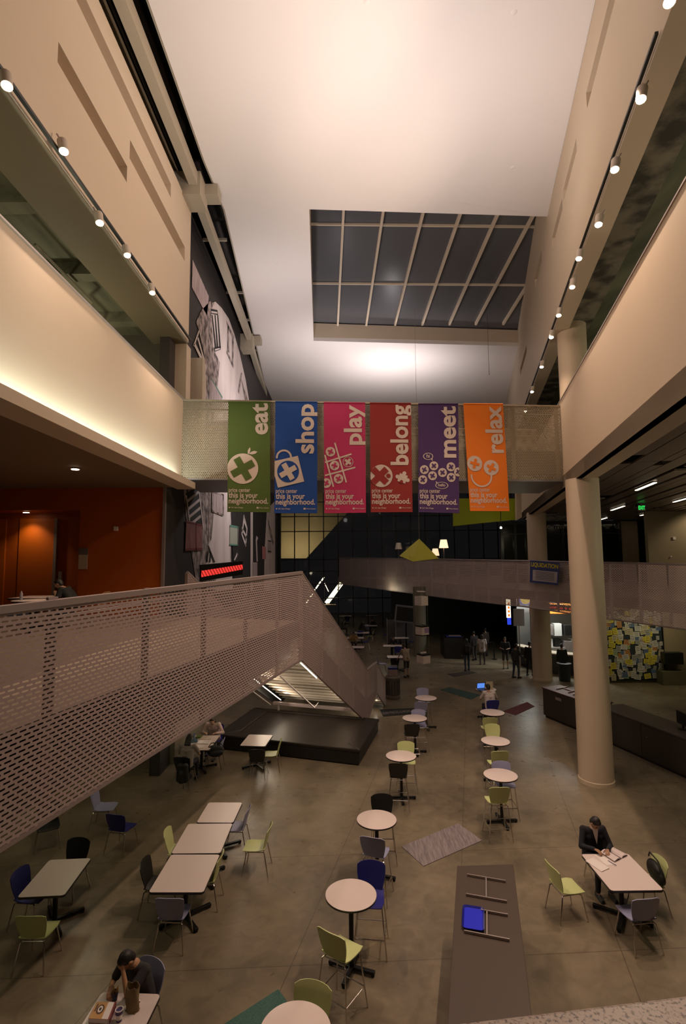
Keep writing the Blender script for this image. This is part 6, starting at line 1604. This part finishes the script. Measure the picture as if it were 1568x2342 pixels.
a = Vector(G(*c7(848, 760), .758)); b = Vector(G(*c7(925, 806), .758)); mb = MB(); mb.tube([Vector((0, 0, 0)), b - a], .005, 8); o = mb.build('pen', mat('pen_violet', (.06, .05, .16), .4)); o.location = a; tag(o, 'dark pen lying on the paper on the reader\'s table', 'pen')
# bags
def bag(label, loc_, rz, s, m=None, strap=True):
    t = thing('shoulder_bag', label, 'bag', loc_, rz); mb = MB()
    mb.ball((0, 0, .16 * s), (.24 * s, .075 * s, .15 * s)); mb.ball((.02, -.03, .10 * s), (.21 * s, .08 * s, .10 * s)); mb.ball((-.05, .03, .24 * s), (.15 * s, .05 * s, .08 * s))
    fuse(mb, 'bag_body', m or mat('bag_black', (.012, .011, .010), .6), t, .012, 4)
    if strap: mb = MB(); mb.tube([(-.2 * s, 0, .28 * s), (-.12 * s, .02, .38 * s), (.12 * s, .02, .38 * s), (.2 * s, 0, .28 * s)], .012, 8); mb.build('strap', mat('bag_black', (.012, .011, .010), .6), t)
    return t
q = G(1500, 2020, .47); bag('black messenger bag propped on the lime chair right of the reader\'s table', (q[0], q[1], .475), R(85), 1.15)
q = G(492, 1731, .47); bag('black bag slumped on the lavender chair by the studying women', (q[0], q[1], .475), R(20), 1.0)
bp2 = thing('backpack', 'black backpack hanging from the chair back of the long-haired student', 'backpack', (-4.30, 14.36, .22), R(-8)); mb = MB()
for k in (-1, 1): mb.cap((k * .08, 0, .10), (k * .07, 0, .42), .10, .09)
mb.cap((0, -.06, .1), (0, -.05, .25), .10, .08); fuse(mb, 'pack', mat('bag_black', (.012, .011, .010), .6), bp2, .014, 4)
mb = MB(); mb.tube([(-.06, .08, .5), (-.06, .12, .62), (.06, .12, .62), (.06, .08, .5)], .012, 6); mb.tube([(.02, 0, .02), (.03, 0, -.16)], .008, 6); mb.build('strap', mat('bag_black', (.012, .011, .010), .6), bp2)
bp3 = thing('backpack', 'dark backpack worn by the person on the brown mat', 'backpack', tuple(np.array(G(1068, 1534, 0)) + np.array([0, -.20, 1.05])), 0); mb = MB()
for k in (-1, 1): mb.cap((k * .06, 0, .0), (k * .06, 0, .28), .10, .09)
fuse(mb, 'pack', mat('bag_black', (.012, .011, .010), .6), bp3, .02, 3)
# women's table
for i, (dx, dy, rz_, w_, d_, th, m_, lab) in enumerate([(-.05, -.38, .2, .40, .28, .012, PAPER, 'open white notebook nearest on the women\'s table'), (.06, -.02, -.1, .36, .26, .02, PAPER, 'open book in the middle of the women\'s table'), (.02, .36, .1, .34, .26, .015, mat('book_cream', (.5, .42, .34), .8), 'cream book at the far end of the women\'s table'), (-.26, .10, .3, .20, .27, .03, mat('book_teal', (.04, .10, .13), .6), 'teal closed book at the left of the women\'s table'), (-.20, .42, 0, .16, .2, .05, mat('food_green', (.12, .16, .03), .7), 'small green food box at the far left of the women\'s table')]):
    t = thing('book' if i != 4 else 'food_box', lab, 'book' if i != 4 else 'food', (-4.20 + dx, 15.86 + dy, .746), rz_)
    mb = MB(); mb.box((0, 0, th / 2), (w_, d_, th)); mb.build('cover' if i != 4 else 'box', m_, t, bev=.003)
    if i < 3: mb = MB(); mb.box((0, 0, th + .001), (.004, d_, .003)); mb.build('fold', mat('ink', (0.08, 0.06, 0.06), 0.8), t)
wb = thing('water_bottle', 'clear water bottle on the far left corner of the women\'s table', 'bottle', (-4.46, 15.98, .746)); mb = MB(); mb.lathe([(.032, 0), (.034, .02), (.034, .14), (.014, .18), (.014, .2)], n=16); mb.build('bottle_body', mat('bottle_blue', (.15, .2, .28), .2), wb, smooth='auto'); mb = MB(); mb.lathe([(.016, .2), (.016, .22)], n=12); mb.build('cap', BLUE, wb)
# food table, bottom left
def c4(x, y): return (180 + x * .1913, 2080 + y * .1913)
g = [Vector(G(*c4(*p), .80)) for p in ((215, 1105), (445, 1108), (365, 1315), (118, 1300))]; c = sum(g, Vector()) / 4
bk2 = thing('thick_book', 'thick orange and white book with an eye picture on its cover, on the food table', 'book', (c.x, c.y, .746))
loc2 = [(p.x - c.x, p.y - c.y) for p in g]
mb = MB(); mb.prism(loc2, .004, .050); mb.build('pages', PAPER, bk2)
mb = MB(); mb.prism(loc2, 0, .004); mb.prism([(p[0] * 1.01, p[1] * 1.01) for p in loc2], .050, .054); mb.build('cover', mat('cover_orange', (.52, .25, .07), .4), bk2)
def L2(u, v): return tuple(np.array(loc2[0]) * (1 - u) * (1 - v) + np.array(loc2[1]) * u * (1 - v) + np.array(loc2[2]) * u * v + np.array(loc2[3]) * (1 - u) * v)
mb = MB(); mb.prism([L2(.62, 0), L2(.93, 0), L2(.93, 1), L2(.62, 1)], .054, .0555); mb.build('white_stripe', PAPER, bk2)
mb = MB(); mb.prism([L2(.93, 0), L2(1.02, 0), L2(1.02, 1), L2(.93, 1)], .0, .056); mb.build('spine', mat('spine_red', (.22, .02, .03), .4), bk2)
for r1, r2, z, m_, nm in ((.19, .30, .0555, mat('eye_brown', (.10, .04, .02), .5), 'eye_shadow'), (.11, .2, .057, PAPER, 'eye_white'), (.06, .10, .0585, BLACKP, 'pupil')):
    mb = MB(); mb.prism([L2(.36 + r1 * math.cos(t * PI / 10), .45 + r2 * math.sin(t * PI / 10)) for t in range(20)], z - .002, z); mb.build(nm, m_, bk2)
mb = MB(); mb.prism([L2(.10, .15), L2(.17, .12), L2(.15, .55), L2(.09, .6)], .054, .056); mb.build('brow', mat('eye_brown', (.10, .04, .02), .5), bk2)
q = G(*c4(480, 1335), .746); cp = thing('paper_cup', 'white and purple drinks cup at the near edge of the food table', 'cup', tuple(q)); mb = MB(); mb.lathe([(.030, 0), (.042, .125), (.045, .127), (.045, .132), (.038, .132), (.030, .02)], n=28); mb.build('cup_body', PAPER, cp, smooth='auto')
mb = MB(); mb.lathe([(.0405, .085), (.0425, .12)], n=28); mb.build('upper_band', mat('cup_purple', (.05, .03, .13), .5), cp); mb = MB(); mb.lathe([(.0308, .002), (.0328, .03)], n=28); mb.build('lower_band', mat('cup_purple', (.05, .03, .13), .5), cp)
q = G(*c4(428, 1085), .746); ff = thing('fries_cup', 'small dark cup of chips at the far left of the food table', 'food', tuple(q)); mb = MB(); mb.lathe([(.030, 0), (.042, .10), (.040, .10), (.030, .01)], n=20); mb.build('cup_body', mat('cup_navy', (.03, .025, .07), .5), ff, smooth='auto')
rnd = random.Random(2)
for k in range(9):
    a = rnd.uniform(0, 6.28); r_ = rnd.uniform(0, .025); mb = MB(); mb.tube([(r_ * math.cos(a), r_ * math.sin(a), .05), (r_ * 1.7 * math.cos(a), r_ * 1.7 * math.sin(a), rnd.uniform(.13, .16))], .006, 4); mb.build('chip', mat('chip_gold', (.55, .30, .07), .6), ff)
q = G(*c4(640, 1200), .746); pb = thing('paper_bag', 'crumpled brown paper bag standing open on the food table', 'bag', tuple(q), R(-20)); mb = MB()
P_ = []
for i in range(7):
    z = .27 * i / 6; row = []
    for j in range(25):
        a = 2 * PI * j / 24; rx_, ry_ = .085 + .01 * math.sin(3 * a + i), .055 + .008 * math.cos(4 * a + i * 1.3); row.append((rx_ * math.cos(a) * (1 + .05 * i / 6), ry_ * math.sin(a), z + (.012 * math.sin(5 * a) if i == 6 else 0)))
    P_.append(row)
mb.grid(P_, .004); mb.build('bag_wall', mat('kraft', (.23, .16, .075), .8), pb, smooth='auto'); mb = MB(); mb.box((0, 0, .004), (.15, .09, .006)); mb.build('bag_base', mat('kraft', (.23, .16, .075), .8), pb)
q = G(*c4(690, 1130), .746); nk = thing('napkin', 'crumpled white and pink wrapper beside the paper bag', 'wrapper', tuple(q)); mb = MB(); P_ = [[(.07 * (i / 5 - .5), .11 * (j / 5 - .5), .02 + .02 * math.sin(i * 2.1 + j * 1.7)) for j in range(6)] for i in range(6)]; mb.grid(P_, .003); mb.build('sheet', PAPER, nk)
# laptop
lp_ = thing('laptop', 'open laptop with blue screen on the far round table', 'laptop', (5.28, 20.42, 1.073), R(12)); mb = MB(); mb.box((0, 0, .01), (.34, .24, .02)); mb.build('keyboard_base', BLACKP, lp_, bev=.004)
mb = MB(); mb.box((0, .13, .13), (.34, .015, .23), rx=.2); mb.build('lid', BLACKP, lp_); mb = MB(); mb.box((0, .12, .13), (.30, .006, .19), rx=.2); mb.build('screen', mat('screen_blue', (0, 0, .1), .3, emit=(.10, .25, .75), estr=1.0), lp_)
o = MB().box((0, 0, .15), (.26, .02, .30)).build('paper_folder', mat('folder_cream', (.5, .42, .3), .8)); o.location = (5.56, 20.45, 1.073); tag(o, 'cream folder propped beside the laptop', 'folder')
# cafe table on level two with bottle and plates
ct = make_round('cafe table in front of the orange doors on the upper level', None); q = D(72, 1370, 11.6); ct.location = (q[0], 11.6, 4.5 - .33)
for o in ct.children: pass
q = D(125, 1360, 12.9); t_ = make_rect('cafe table with plates at which the hunched person sits', .9, .9, 0, None); t_.location = (q[0] - .25, 12.6, 4.5)
wb2 = thing('water_bottle', 'clear bottle standing on the upper cafe table above the rail', 'bottle', (D(46, 1370, 11.6)[0] + .02, 11.6, 5.243)); mb = MB(); mb.lathe([(.032, 0), (.034, .02), (.034, .14), (.014, .18), (.014, .2)], n=16); mb.build('bottle_body', mat('bottle_pale', (.3, .28, .3), .2), wb2, smooth='auto')
ac = dup(proto['chair'][0], (D(215, 1340, 12.6)[0], 12.7, 4.5), R(90), 'tan rounded chair behind the hunched person in the cafe', 'upper cafe chairs', (proto['chair'][1], mat('tan_plastic', (.30, .16, .06), .5)))
